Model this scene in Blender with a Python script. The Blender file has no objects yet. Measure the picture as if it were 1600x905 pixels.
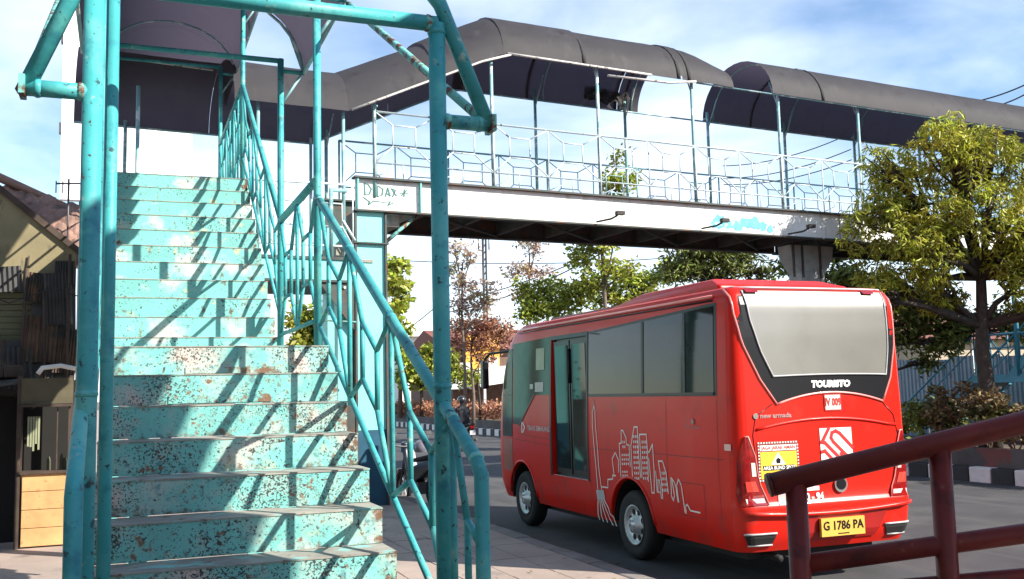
import bpy, bmesh, math, random
import numpy as np
from mathutils import Matrix, Vector
random.seed(7); RNG = np.random.default_rng(7)
PI = math.pi
S = bpy.context.scene
COL = S.collection

# ------------------------------------------------------------------ camera
EYE = Vector((0.0, 0.0, 1.92))
YAW, PITCH, ROLL = 0.3759, 0.1021, -0.0236
fw = Vector((math.sin(YAW) * math.cos(PITCH), math.cos(YAW) * math.cos(PITCH), math.sin(PITCH)))
rt = Vector((math.cos(YAW), -math.sin(YAW), 0)); up = rt.cross(fw)
r2 = rt * math.cos(ROLL) + up * math.sin(ROLL); u2 = up * math.cos(ROLL) - rt * math.sin(ROLL)
cam = bpy.data.cameras.new('camera'); camo = bpy.data.objects.new('camera', cam); COL.objects.link(camo)
cam.sensor_width = 36; cam.lens = 1547.0 / 1600 * 36; cam.clip_end = 3000; cam.clip_start = .05
camo.matrix_world = Matrix(((r2.x, u2.x, -fw.x, EYE.x), (r2.y, u2.y, -fw.y, EYE.y), (r2.z, u2.z, -fw.z, EYE.z), (0, 0, 0, 1)))
S.camera = camo

# ------------------------------------------------------------------ sky, sun, exposure
SUN = Vector((1.06, -1.06, 1.0)).normalized()          # towards the sun
w = bpy.data.worlds.new('World'); S.world = w; w.use_nodes = True
nt = w.node_tree; nt.nodes.clear()
def wn(t, **k):
    n = nt.nodes.new(t)
    for a, b in k.items(): setattr(n, a, b)
    return n
sky = wn('ShaderNodeTexSky', sky_type='NISHITA', sun_disc=False)
sky.sun_elevation = math.asin(SUN.z); sky.sun_rotation = math.atan2(SUN.x, SUN.y)
sky.air_density = 1.0; sky.dust_density = 0.35; sky.ozone_density = 2.6
tc = wn('ShaderNodeTexCoord'); mp = wn('ShaderNodeMapping'); mp.inputs['Scale'].default_value = (1.0, 1.0, 2.6)
mp.inputs['Rotation'].default_value = (.25, .1, .4)
nz = wn('ShaderNodeTexNoise'); nz.inputs['Scale'].default_value = 2.3; nz.inputs['Detail'].default_value = 7; nz.inputs['Roughness'].default_value = .52; nz.inputs['Distortion'].default_value = .35
rp = wn('ShaderNodeValToRGB'); rp.color_ramp.elements[0].position = .37; rp.color_ramp.elements[1].position = .72
mx = wn('ShaderNodeMix', data_type='RGBA'); mx.inputs['B'].default_value = (8.8, 9.3, 10.2, 1)
mu = wn('ShaderNodeMath', operation='MULTIPLY')      # the cloud sheet thickens towards the horizon
sx_ = wn('ShaderNodeSeparateXYZ'); hz = wn('ShaderNodeMapRange'); hz.inputs['From Min'].default_value = .0; hz.inputs['From Max'].default_value = .75; hz.inputs['To Min'].default_value = .95; hz.inputs['To Max'].default_value = .15
bg = wn('ShaderNodeBackground'); bg.inputs['Strength'].default_value = .115
wo = wn('ShaderNodeOutputWorld'); L = nt.links.new
L(tc.outputs['Generated'], mp.inputs['Vector']); L(mp.outputs['Vector'], nz.inputs['Vector']); L(nz.outputs['Fac'], rp.inputs['Fac'])
L(tc.outputs['Generated'], sx_.inputs[0]); L(sx_.outputs['Z'], hz.inputs['Value']); L(hz.outputs['Result'], mu.inputs[1]); L(rp.outputs['Color'], mu.inputs[0]); L(mu.outputs[0], mx.inputs['Factor']); L(sky.outputs['Color'], mx.inputs['A'])
L(mx.outputs['Result'], bg.inputs['Color']); L(bg.outputs['Background'], wo.inputs['Surface'])
sl = bpy.data.lights.new('sun', 'SUN'); sl.energy = 5.0; sl.angle = math.radians(.53); sl.color = (1, .93, .82)
so = bpy.data.objects.new('sun', sl); COL.objects.link(so); so.rotation_euler = SUN.to_track_quat('Z', 'Y').to_euler(); so.location = (20, -20, 30)
S.view_settings.view_transform = 'Standard'; S.view_settings.look = 'None'
S.view_settings.exposure = 1.0; S.view_settings.gamma = 1.0; S.view_settings.use_curve_mapping = False

# ------------------------------------------------------------------ materials
MATS = {}
def M(name, col, rough=.6, metal=0.0, var=.12, scale=5.0, bump=0.0, bscale=40.0, spots=(), coat=0.0, spec=.5, transl=0.0, island=0.0, wave=None, tcol=None):
    if name in MATS: return MATS[name]
    m = bpy.data.materials.new(name); m.use_nodes = True; MATS[name] = m
    t = m.node_tree; N = t.nodes; b = N['Principled BSDF']; lk = t.links.new
    geo = N.new('ShaderNodeNewGeometry'); pos = geo.outputs['Position']
    def noise(sc, det=4, rough_=.55, stretch=None):
        n = N.new('ShaderNodeTexNoise'); n.inputs['Scale'].default_value = sc; n.inputs['Detail'].default_value = det; n.inputs['Roughness'].default_value = rough_
        if stretch:
            mp_ = N.new('ShaderNodeMapping'); mp_.inputs['Scale'].default_value = stretch; lk(pos, mp_.inputs['Vector']); lk(mp_.outputs['Vector'], n.inputs['Vector'])
        else: lk(pos, n.inputs['Vector'])
        return n.outputs['Fac']
    def mix(fac, a, bcol):
        n = N.new('ShaderNodeMix'); n.data_type = 'RGBA'; lk(fac, n.inputs['Factor'])
        if isinstance(a, tuple): n.inputs['A'].default_value = (*a, 1)
        else: lk(a, n.inputs['A'])
        if isinstance(bcol, tuple): n.inputs['B'].default_value = (*bcol, 1)
        else: lk(bcol, n.inputs['B'])
        return n.outputs['Result']
    def ramp(f, p0, p1):
        n = N.new('ShaderNodeMapRange'); n.inputs['From Min'].default_value = p0; n.inputs['From Max'].default_value = p1; n.clamp = True; lk(f, n.inputs['Value']); return n.outputs['Result']
    c = mix(ramp(noise(scale), .3, .7), tuple(x * (1 - var) for x in col), tuple(min(1, x * (1 + var)) for x in col))
    if island:
        hs = N.new('ShaderNodeHueSaturation'); lk(c, hs.inputs['Color'])
        lk(ramp(geo.outputs['Random Per Island'], 0, 1), hs.inputs['Value'])
        v = N.new('ShaderNodeMapRange'); v.inputs['To Min'].default_value = 1 - island; v.inputs['To Max'].default_value = 1 + island; lk(geo.outputs['Random Per Island'], v.inputs['Value']); lk(v.outputs['Result'], hs.inputs['Value'])
        h = N.new('ShaderNodeMapRange'); h.inputs['To Min'].default_value = .5 - .03; h.inputs['To Max'].default_value = .5 + .025; lk(geo.outputs['Random Per Island'], h.inputs['Value']); lk(h.outputs['Result'], hs.inputs['Hue'])
        c = hs.outputs['Color']
    for sp in spots:
        sc, ssc, p0, p1 = sp[:4]; fc = noise(ssc, 5, .6, sp[4] if len(sp) > 4 else None)
        if len(sp) > 6:      # clustering: a broad noise raises or lowers the fine one
            lo = noise(sp[6][0], 3); sb = N.new('ShaderNodeMath'); sb.operation = 'MULTIPLY_ADD'; lk(lo, sb.inputs[0]); sb.inputs[1].default_value = sp[6][1]; sb.inputs[2].default_value = -.5 * sp[6][1]
            a0 = N.new('ShaderNodeMath'); a0.operation = 'ADD'; lk(fc, a0.inputs[0]); lk(sb.outputs[0], a0.inputs[1]); fc = a0.outputs[0]
        if len(sp) > 5 and sp[5]:      # wear along an object's edges: (axis, near, far) adds to the noise as the coordinate nears `near`
            ax, e0, e1, amt = sp[5]; tcn = N.new('ShaderNodeTexCoord'); sp_ = N.new('ShaderNodeSeparateXYZ'); lk(tcn.outputs['Object'], sp_.inputs[0])
            src = sp_.outputs[ax]
            if ax == 'X': ab = N.new('ShaderNodeMath'); ab.operation = 'ABSOLUTE'; lk(src, ab.inputs[0]); src = ab.outputs[0]
            mr = N.new('ShaderNodeMapRange'); mr.inputs['From Min'].default_value = e1; mr.inputs['From Max'].default_value = e0; mr.inputs['To Max'].default_value = amt; lk(src, mr.inputs['Value'])
            ad = N.new('ShaderNodeMath'); ad.operation = 'ADD'; lk(fc, ad.inputs[0]); lk(mr.outputs['Result'], ad.inputs[1]); fc = ad.outputs[0]
        c = mix(ramp(fc, p0, p1), c, sc)
    lk(c, b.inputs['Base Color'])
    b.inputs['Roughness'].default_value = rough; b.inputs['Metallic'].default_value = metal
    b.inputs['Specular IOR Level'].default_value = spec
    if coat: b.inputs['Coat Weight'].default_value = coat; b.inputs['Coat Roughness'].default_value = .06
    if bump or wave:
        bp = N.new('ShaderNodeBump'); bp.inputs['Strength'].default_value = 1.0; bp.inputs['Distance'].default_value = bump or .01
        lk(noise(bscale, 6), bp.inputs['Height']); lk(bp.outputs['Normal'], b.inputs['Normal'])
    if transl:
        tr = N.new('ShaderNodeBsdfTranslucent'); (lk(c, tr.inputs['Color']) if tcol is None else setattr(tr.inputs['Color'], 'default_value', (*tcol, 1))); ms = N.new('ShaderNodeMixShader'); ms.inputs['Fac'].default_value = transl
        lk(b.outputs['BSDF'], ms.inputs[1]); lk(tr.outputs['BSDF'], ms.inputs[2]); lk(ms.outputs['Shader'], N['Material Output'].inputs['Surface'])
    return m
RUST = (.13, .045, .018); DK = (.03, .035, .035)
m_step = M('step_paint', (.17, .49, .455), .6, var=.16, scale=2.2, bump=.002, bscale=55,
           spots=[((.58, .48, .43), 1.9, .51, .66), ((.30, .50, .45), 6, .5, .66), ((.42, .44, .28), 5, .62, .74), ((.10, .28, .29), 17, .60, .70, None, None, (3, .3)), ((.035, .045, .045), 80, .57, .62, None, None, (2.6, .5)), ((.05, .05, .045), 36, .61, .66, None, None, (3.1, .45)), ((.20, .11, .06), 24, .62, .70, None, None, (4.2, .4)),
                  ((.17, .09, .05), 14, .63, .74, None, ('X', .75, .66, .14)), ((.12, .095, .07), 16, .61, .76, None, ('Z', -.20, -.14, .13)), ((.2, .15, .10), 22, .62, .74, None, ('Z', -.005, -.025, .10))])
m_step2 = M('step_paint_upper', (.175, .50, .46), .55, var=.12, scale=2.0, bump=.0012, bscale=60,
           spots=[((.62, .60, .50), 2.3, .55, .70), ((.46, .50, .28), 5.5, .62, .70), ((.10, .32, .33), 16, .62, .68), ((.04, .05, .05), 60, .61, .65, None, None, (3, .4)),
                  (RUST, 10, .62, .72, None, ('X', .75, .66, .15)), ((.12, .10, .07), 14, .64, .74, None, ('Z', -.206, -.16, .15)), ((.2, .15, .08), 9, .66, .74, (1, 1, .35))])
m_tread = M('tread_worn', (.30, .29, .25), .8, var=.25, scale=6, bump=.002, spots=[((.22, .55, .5), 5, .56, .66), (RUST, 11, .6, .7)])
m_pipe = M('pipe_paint', (.052, .34, .355), .48, var=.2, scale=1.6, bump=.0012, bscale=38, spec=.35,
           spots=[((.12, .46, .43), 3.0, .52, .66), ((.03, .22, .27), 5.5, .55, .68), ((.30, .46, .40), 9, .64, .70), ((.035, .08, .09), 20, .63, .67), (RUST, 11, .67, .71), ((.06, .03, .02), 45, .66, .69)])
m_piperust = M('pipe_rusted', (.17, .53, .48), .6, var=.15, scale=3, spots=[(RUST, 12, .47, .56), ((.05, .03, .02), 30, .62, .68)])
m_girder = M('girder_white', (.70, .715, .68), .6, var=.07, scale=1.5, bump=.001, spots=[((.46, .44, .37), 5, .54, .70, (1, 1, .12)), ((.30, .24, .17), 9, .66, .74, (1, 1, .15)), ((.5, .5, .45), 7, .62, .74), (RUST, 15, .67, .72)])
m_column = M('column_paint', (.22, .66, .64), .5, var=.08, scale=1.5, spots=[((.12, .12, .10), 12, .69, .73)])
m_blue = M('dark_blue_paint', (.010, .075, .13), .5, var=.2)
m_flange = M('flange_dark', (.05, .06, .055), .7, var=.3, spots=[(RUST, 8, .55, .66)])
m_thin = M('thin_bar_paint', (.60, .70, .70), .5, var=.12, spots=[(DK, 9, .60, .66)])
m_post = M('bridge_post_paint', (.20, .38, .40), .5, var=.2, scale=3, spots=[((.55, .66, .66), 4, .52, .6)])
m_canopy = M('canopy_sheet', (.080, .077, .081), .6, var=.14, scale=1.2, transl=.5, tcol=(.36, .335, .41), spec=.3, bump=.003, bscale=5, spots=[((.055, .052, .055), 3.5, .55, .7), ((.12, .115, .115), 6, .58, .74, (1, 1, .25))])
m_torn = M('canopy_torn', (.02, .02, .022), .8)
m_rim = M('canopy_rim', (.52, .50, .47), .6, spots=[((.1, .09, .08), 12, .58, .64)])
m_redrail = M('maroon_rail', (.16, .020, .016), .45, var=.25, scale=4, bump=.001, bscale=45, spots=[((.06, .010, .010), 7, .55, .7), ((.20, .05, .04), 16, .66, .70)], spec=.35)
m_red = M('bus_red', (.60, .016, .008), .30, var=.06, scale=1.0, coat=.08, spec=.2, bump=.0008, bscale=3, spots=[((.48, .014, .009), 2.6, .58, .75), ((.34, .035, .025), 3.5, .58, .80, None, ('Z', .38, .85, .12))])
m_redtrim = M('bus_red_line', (.80, .25, .22), .3, coat=.5, var=.03)
m_black = M('black_trim', (.010, .010, .012), .3, var=.1, spec=.3)
m_glass = M('tinted_glass', (.018, .022, .020), .04, var=.5, scale=1.6, spec=.28)
m_glass2 = M('cab_glass', (.085, .080, .055), .10, var=.4, scale=1.5, spec=.16)
m_doorglass = M('door_glass', (.016, .024, .024), .05, var=.5, scale=1.6, spec=.3)
m_film = M('mirror_film', (.27, .262, .235), .26, metal=.4, var=.05, scale=2, spots=[((.24, .23, .20), 3, .52, .8)])
m_rubber = M('rubber', (.014, .014, .015), .8, var=.2)
m_rimm = M('wheel_silver', (.55, .56, .57), .35, metal=.5, var=.08)
m_chrome = M('chrome', (.75, .75, .75), .15, metal=1)
m_lamp = M('lamp_red', (.24, .008, .008), .12, coat=.6, var=.3, scale=12)
m_lampc = M('lamp_clear', (.65, .5, .48), .15, coat=1)
m_white = M('white_print', (.82, .80, .76), .5, var=.04)
m_side = M('side_print', (.74, .70, .66), .5, var=.06)
m_greyp = M('grey_print', (.42, .42, .43), .5)
m_yellow = M('yellow_print', (.85, .56, .03), .5, var=.05)
m_plate = M('plate_yellow', (.72, .42, .07), .45, var=.08)
m_under = M('underbody', (.012, .012, .012), .8)
m_asph = M('asphalt', (.055, .054, .057), .85, var=.22, scale=.7, bump=.004, bscale=90, spots=[((.085, .082, .08), .35, .5, .66), ((.038, .038, .04), 1.6, .5, .75), ((.085, .083, .08), 2.2, .52, .72, (1, .08, 1)), ((.03, .03, .031), 7, .62, .74), ((.13, .125, .12), 40, .64, .70)])
m_pave = M('pavement_concrete', (.36, .285, .245), .85, var=.14, scale=1.3, bump=.003, bscale=60, spots=[((.22, .185, .165), 2.3, .58, .7), ((.42, .36, .32), 8, .62, .7)])
m_kerb = M('kerb_concrete', (.20, .18, .17), .85, var=.25, scale=3, bump=.004, bscale=50)
m_kw = M('kerb_white', (.72, .70, .66), .7, var=.1, spots=[((.3, .28, .26), 7, .6, .7)])
m_kb = M('kerb_black', (.025, .025, .027), .7, var=.2)
m_wall = M('planter_wall', (.085, .078, .075), .85, var=.3, scale=1.5, bump=.004, spots=[((.16, .06, .05), 1.2, .56, .62)])
m_soil = M('soil', (.09, .07, .045), .95, var=.4, scale=2, bump=.02, bscale=12)
m_earth = M('ground_earth', (.15, .13, .10), .95, var=.3, scale=.3, bump=.02, bscale=8)
m_bark = M('bark', (.055, .042, .033), .9, var=.4, scale=9, bump=.01, bscale=25)
m_barkl = M('bark_pale', (.17, .125, .095), .9, var=.3, scale=9, bump=.006, bscale=25)
m_leafM = M('leaf_mango', (.34, .35, .038), .42, var=.4, scale=.9, transl=.35, island=.55, spots=[((.50, .42, .04), 1.1, .52, .68)])
m_leafG = M('leaf_green', (.33, .37, .05), .45, var=.4, scale=.8, transl=.32, island=.5, spots=[((.32, .30, .04), .9, .55, .7)])
m_leafD = M('leaf_dark', (.16, .19, .035), .5, var=.4, scale=.8, transl=.22, island=.5, spots=[((.13, .12, .02), .9, .58, .7)])
m_leafP = M('leaf_pink', (.46, .31, .23), .6, var=.25, scale=.8, transl=.3, island=.45, spots=[((.34, .30, .12), 1.2, .52, .62)])
m_leafR = M('leaf_rust', (.42, .20, .12), .6, var=.3, scale=.9, transl=.25, island=.45)
m_leafB = M('leaf_brown', (0.195, 0.128, 0.053), .6, var=.4, scale=1.2, transl=.2, island=.5, spots=[((.07, .085, .02), 1.4, .5, .6)])
m_corr = M('corrugated_blue', (.20, .26, .31), .45, metal=.15, var=.12, scale=1.1, spots=[((.12, .14, .16), 3, .6, .72)])
m_stairblue = M('stair_blue', (.06, .26, .36), .5, var=.15)
m_wood = M('plank_wood', (.58, .33, .14), .7, var=.2, scale=4, bump=.002, bscale=30, spots=[((.40, .21, .09), 8, .58, .68)])
m_darkwood = M('dark_wood', (.06, .04, .03), .8, var=.4, scale=5)
m_cream = M('cream_wall', (.24, .205, .115), .85, var=.16, scale=2, bump=.003, spots=[((.17, .145, .09), 2.2, .5, .66), ((.07, .06, .045), 6, .6, .7, (1, 1, .3))])
m_slat = M('green_siding', (.13, .13, .075), .7, var=.2, scale=3)
m_tin = M('grey_tin', (.055, .055, .055), .65, var=.35, scale=2.5, spots=[((.16, .13, .10), 3, .55, .66)])
m_void = M('painted_dark_inside', (.012, .011, .010), .9)  # near-black colour stands in for the darkness inside openings
m_tile = M('roof_tile', (.26, .155, .12), .8, var=.35, scale=2.5, spots=[((.13, .09, .075), 4, .55, .66)])
m_board = M('billboard_white', (.88, .88, .88), .6, var=.02, scale=.5)
m_bwhite = M('far_white', (.72, .70, .66), .8, var=.08)
m_borange = M('far_orange', (.72, .36, .05), .7, var=.12)
m_broof = M('far_roof_red', (.20, .075, .055), .8, var=.2)
m_bbrown = M('far_brown', (.16, .09, .065), .8, var=.25)
m_cable = M('cable', (.02, .02, .022), .6)
m_galv = M('galvanised', (.10, .10, .11), .5, metal=.3)
m_cloth = M('dark_cloth', (.02, .021, .026), .85, var=.3)
m_helmet = M('helmet', (.03, .03, .034), .25, coat=.5)
m_lav = M('pale_helmet', (.17, .165, .21), .3, coat=.4)
m_skin = M('skin', (.30, .17, .11), .6)
m_tarp = M('blue_tarp', (.02, .085, .17), .55, var=.3, scale=2)
m_shel = M('shelter_metal', (.35, .36, .37), .5, var=.1)
m_bracket = M('lamp_bracket', (.03, .025, .02), .7)
m_graf = M('graffiti_teal', (.05, .17, .16), .7, var=.1)
m_grafb = M('mural_blue', (.11, .38, .54), .7, var=.2, scale=5, spots=[((.45, .66, .72), 6, .55, .66)])
m_leafpatch = M('repair_plate', (.34, .74, .66), .55, var=.12, scale=3, spots=[(RUST, 14, .66, .72), ((.1, .12, .11), 35, .62, .66)])

# ------------------------------------------------------------------ helpers
def wmat(o):
    m = o.matrix_basis.copy()
    if o.parent: m = wmat(o.parent) @ o.matrix_parent_inverse @ m
    return m
def link(o, parent=None, world=True):
    COL.objects.link(o)
    if parent:
        o.parent = parent
        if world: o.matrix_parent_inverse = wmat(parent).inverted()
    return o
def tag(o, label=None, cat=None, group=None, kind=None):
    if label: o['label'] = label
    if cat: o['category'] = cat
    if group: o['group'] = group
    if kind: o['kind'] = kind
    return o
def thing(name, label, cat, loc=(0, 0, 0), rz=0, group=None):
    o = bpy.data.objects.new(name, None); o.location = loc; o.rotation_euler = (0, 0, rz); o.empty_display_size = .1
    COL.objects.link(o); return tag(o, label, cat, group)
def part(name, parent, world=True):
    o = bpy.data.objects.new(name, None); o.empty_display_size = .1
    if world: o.location = wmat(parent).translation
    return link(o, parent, world)
class MB:
    def __init__(s): s.v = []; s.f = []; s.mi = []
    def __bool__(s): return True
    def add(s, V, F, mi=0):
        n = len(s.v); s.v += [tuple(q) for q in V]; s.f += [tuple(i + n for i in f) for f in F]; s.mi += [mi] * len(F); return s
    def box(s, c, d, R=None, mi=0):
        V = [Vector((x * d[0] / 2, y * d[1] / 2, z * d[2] / 2)) for x in (-1, 1) for y in (-1, 1) for z in (-1, 1)]
        if R: V = [R @ v for v in V]
        V = [v + Vector(c) for v in V]
        return s.add(V, [(0, 1, 3, 2), (4, 6, 7, 5), (0, 4, 5, 1), (2, 3, 7, 6), (0, 2, 6, 4), (1, 5, 7, 3)], mi)
    def b2(s, lo, hi, mi=0):
        return s.box([(a + b) / 2 for a, b in zip(lo, hi)], [b - a for a, b in zip(lo, hi)], None, mi)
    def tube(s, P, r, n=8, mi=0, caps=True):
        P = [Vector(p) for p in P]; rr = r if isinstance(r, (list, tuple)) else [r] * len(P)
        V = []; prev = None
        for i, p in enumerate(P):
            a = (P[i] - P[i - 1]).normalized() if i else None; b = (P[i + 1] - P[i]).normalized() if i < len(P) - 1 else None
            d = (a + b).normalized() if a and b else (a or b)
            ref = prev if prev else (Vector((0, 0, 1)) if abs(d.z) < .9 else Vector((1, 0, 0)))
            x = (ref - d * ref.dot(d)).normalized(); y = d.cross(x); prev = x
            sc = 1.0
            if a and b: sc = 1 / max(.55, math.sqrt((1 + a.dot(b)) / 2))
            V += [p + (x * math.cos(2 * PI * k / n) + y * math.sin(2 * PI * k / n)) * rr[i] * sc for k in range(n)]
        F = []
        for i in range(len(P) - 1):
            for k in range(n): F.append((i * n + k, i * n + (k + 1) % n, (i + 1) * n + (k + 1) % n, (i + 1) * n + k))
        if caps: F += [tuple(range(n))[::-1], tuple((len(P) - 1) * n + k for k in range(n))]
        return s.add(V, F, mi)
    def poly(s, P, ext, mi=0):
        P = [Vector(p) for p in P]; e = Vector(ext); n = len(P)
        F = [tuple(range(n))[::-1], tuple(n + k for k in range(n))] + [(k, (k + 1) % n, n + (k + 1) % n, n + k) for k in range(n)]
        return s.add(P + [p + e for p in P], F, mi)
    def grid(s, fn, U, Vv, thick=None, mi=0):
        nu, nv = len(U), len(Vv); A = [Vector(fn(a, b)) for a in U for b in Vv]
        F = [(i * nv + j, (i + 1) * nv + j, (i + 1) * nv + j + 1, i * nv + j + 1) for i in range(nu - 1) for j in range(nv - 1)]
        return s.add(A, F, mi)
    def build(s, name, mat, parent=None, world=True, smooth=False, loc=None, sharp=None):
        me = bpy.data.meshes.new(name)
        if loc is not None: V = [tuple(a - b for a, b in zip(v, loc)) for v in s.v]
        else: V = s.v
        me.from_pydata(V, [], s.f)
        for m in (mat if isinstance(mat, (list, tuple)) else [mat]): me.materials.append(m)
        if any(s.mi): me.polygons.foreach_set('material_index', s.mi)
        if smooth: me.polygons.foreach_set('use_smooth', [True] * len(me.polygons))
        me.update()
        if sharp: me.set_sharp_from_angle(angle=math.radians(sharp))
        o = bpy.data.objects.new(name, me)
        if loc is not None: o.location = loc
        return link(o, parent, world)
def share(src, loc, parent, world=True, rz=None, name=None, mat=None):
    o = bpy.data.objects.new(name or src.name.split('.')[0], src.data); o.location = loc
    if rz is not None: o.rotation_euler = (0, 0, rz)
    return link(o, parent, world)
def pipe(name, P, r, mat, parent, n=8, world=True): return MB().tube(P, r, n).build(name, mat, parent, world, smooth=True)
def bevel(o, wd=.01, seg=2):
    b = o.modifiers.new('bevel', 'BEVEL'); b.width = wd; b.segments = seg; b.limit_method = 'ANGLE'; return o
def ev_mesh(o):
    dg = bpy.context.evaluated_depsgraph_get(); return bpy.data.meshes.new_from_object(o.evaluated_get(dg))
def text_geo(txt, size, bold=0.0, sx=1.0):
    c = bpy.data.curves.new('t', 'FONT'); c.body = txt; c.size = size; c.align_x = 'CENTER'; c.align_y = 'CENTER'; c.offset = bold; c.resolution_u = 2; c.extrude = 0
    o = bpy.data.objects.new('t', c); COL.objects.link(o); me = ev_mesh(o)
    V = [(v.co.x * sx, v.co.y) for v in me.vertices]; F = [tuple(p.vertices) for p in me.polygons]
    bpy.data.objects.remove(o); bpy.data.meshes.remove(me); bpy.data.curves.remove(c)
    return V, F
def stroke(mb, pts, wd, mapf, mi=0):
    for (a, b) in zip(pts[:-1], pts[1:]):
        a = Vector(a); b = Vector(b); d = (b - a)
        if d.length < 1e-6: continue
        d.normalize(); n = Vector((-d.y, d.x)) * wd / 2; a2 = a - d * wd * .4; b2 = b + d * wd * .4
        mb.add([mapf(*(a2 - n)), mapf(*(b2 - n)), mapf(*(b2 + n)), mapf(*(a2 + n))], [(0, 1, 2, 3)], mi)

# ------------------------------------------------------------------ ground, road, pavements
KX, FX = 4.72, 15.1                                  # near kerb line, far kerb line
def struct(name, mb, mat): return tag(mb.build(name, mat), kind='structure')
struct('ground', MB().add([(-900, -300, -.03), (900, -300, -.03), (900, 1500, -.03), (-900, 1500, -.03)], [(0, 1, 2, 3)]), m_earth)
struct('road', MB().add([(KX - .1, -60, 0), (FX + .1, -60, 0), (FX + .1, 400, 0), (KX - .1, 400, 0)], [(0, 1, 2, 3)]), m_asph)
struct('road', MB().add([(18.3, -60, 0), (23.2, -60, 0), (23.2, 400, 0), (18.3, 400, 0)], [(0, 1, 2, 3)]), m_asph)
pav = struct('pavement', MB().b2((-30, -30, -.3), (KX - .2, 200, .12)), m_pave)
k0 = None
for i in range(60):
    y = -2 + i * 1.0
    if k0 is None:
        k0 = bevel(MB().box((0, 0, 0), (.195, .985, .34)).build('kerb_stone', m_kerb), .02); k0.parent = pav; k0.location = (KX - .1, y, -.035)
    else:
        o = share(k0, (KX - .1 + random.uniform(-.008, .008), y, -.035 + random.uniform(-.008, .006)), pav); bevel(o, .02)
# paving slabs, a few courses proud of the bed near the road edge
sl0 = None
for i in range(16):
    for j in range(5):
        x = 4.26 - j * .47; y = 5.2 + i * .47
        z = .1225 + random.uniform(0, .005)
        if sl0 is None: sl0 = MB().box((0, 0, 0), (.455, .455, .03)).build('paving_slab', m_pave); sl0.parent = pav; sl0.location = (x, y, z - .009)
        else: share(sl0, (x, y, z - .009), pav)
# the far side: painted kerb, planter with a dark wall, earth
med = struct('median', MB().b2((FX + .22, -20, -.2), (FX + .5, 120, .62)), m_wall)
so_ = MB().b2((FX + .5, -20, -.2), (FX + 2.6, 120, .55)).build('soil_bed', m_soil, med)
MB().b2((FX + 2.6, -20, -.2), (FX + 2.9, 120, .62)).build('planter_wall', m_wall, med)
kw = kb = None
for i in range(120):
    y = 6.1 + i * .52; wht = i % 2 == 0
    if wht and kw is None: o = kw = MB().box((0, 0, 0), (.24, .5, .30)).build('kerb_block', m_kw); link_ = True; o.parent = med
    elif not wht and kb is None: o = kb = MB().box((0, 0, 0), (.24, .5, .30)).build('kerb_block', m_kb); o.parent = med
    else: o = share(kw if wht else kb, (0, 0, 0), med)
    o.location = (FX + .09, y, .13); bevel(o, .025)

# ------------------------------------------------------------------ footbridge
SX0, SX1 = -.125, 1.375
RXL, RXR = -.155, 1.395
fb = thing('footbridge', 'turquoise steel footbridge with long stairs, railings and torn grey barrel canopy over the road', 'footbridge', (.62, 4.0, .12))
BX, BY, BA = 3.5496, 15.9609, .0863
cB, sB = math.cos(BA), math.sin(BA)
def B(a, b, z): return (BX + a * cB - b * sB, BY + a * sB + b * cB, z)
DECK = 5.52
# --- stairs
def step_mesh(run, rise, wd):
    mb = MB(); mb.b2((-wd / 2, 0, -rise + .004), (wd / 2, .012, -.009)); mb.b2((-wd / 2 - .003, -.005, -.008), (wd / 2 + .003, run + .006, 0), mi=1)
    mb.b2((-wd / 2 + .002, .013, -.10), (-wd / 2 + .006, run - .01, -.0175)); mb.b2((wd / 2 - .006, .013, -.10), (wd / 2 - .002, run - .01, -.0175))
    return mb
fl1 = part('stair_flight', fb); fl2 = part('stair_flight', fb)
s1 = None
for k in range(-4, 7):
    P = (.6246, 5.2458 + .3075 * k, 1.087 + .1982 * k)
    if s1 is None: s1 = step_mesh(.3075, .1982, 1.5).build('step', [m_step, m_tread], fl1, True, loc=None); s1.location = P
    else: share(s1, P, fl1)
Y2, Z2 = 9.543, 2.276
MB().b2((SX0, 7.09 + .31, Z2 - .03), (SX1, Y2 + .01, Z2 - .001)).build('landing_plate', m_tread, fb)
s2 = None
for k in range(0, 11):
    P = (.6246 + random.uniform(-.004, .004), Y2 + .2565 * k, Z2 + .2062 * (k + 1))
    if s2 is None: s2 = step_mesh(.2565, .2062, 1.5).build('step', [m_step2, m_tread], fl2); s2.location = P
    else: share(s2, P, fl2)
for fl, (ya, za, yb, zb) in ((fl1, (4.05, .12, 7.3, 2.1)), (fl2, (9.6, 2.2, 12.2, 4.3))):
    for x in (.1, 1.12):
        MB().poly([(x, ya, za - .02), (x, ya + .22, za - .02), (x, yb + .1, zb - .2), (x, yb + .1, zb + .02), (x, yb - .12, zb + .02)], (.03, 0, 0)).build('stringer', m_column, fl)
for x in (.1, 1.12):
    MB().b2((x, 7.42, Z2 - .26), (x + .04, Y2 + .1, Z2 - .035)).build('landing_beam', m_column, fb)
for y in (7.5, 9.4):
    for x in (.12, 1.14): MB().b2((x - .06, y - .06, .1), (x + .06, y + .06, Z2 - .265)).build('landing_leg', m_column, fb)
# welded repair plates on the risers
for k, x0, x1, zf in ((5, .28, .93, .1), (6, .40, 1.0, .05)):
    y = 5.2458 + .3075 * k; z = 1.087 + .1982 * k
    o = MB().b2((x0, y - .008, z - .1982 + .01), (x1, y - .001, z - .1982 + .01 + .16 * zf + .035)).build('repair_plate', m_step, fb)
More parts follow.
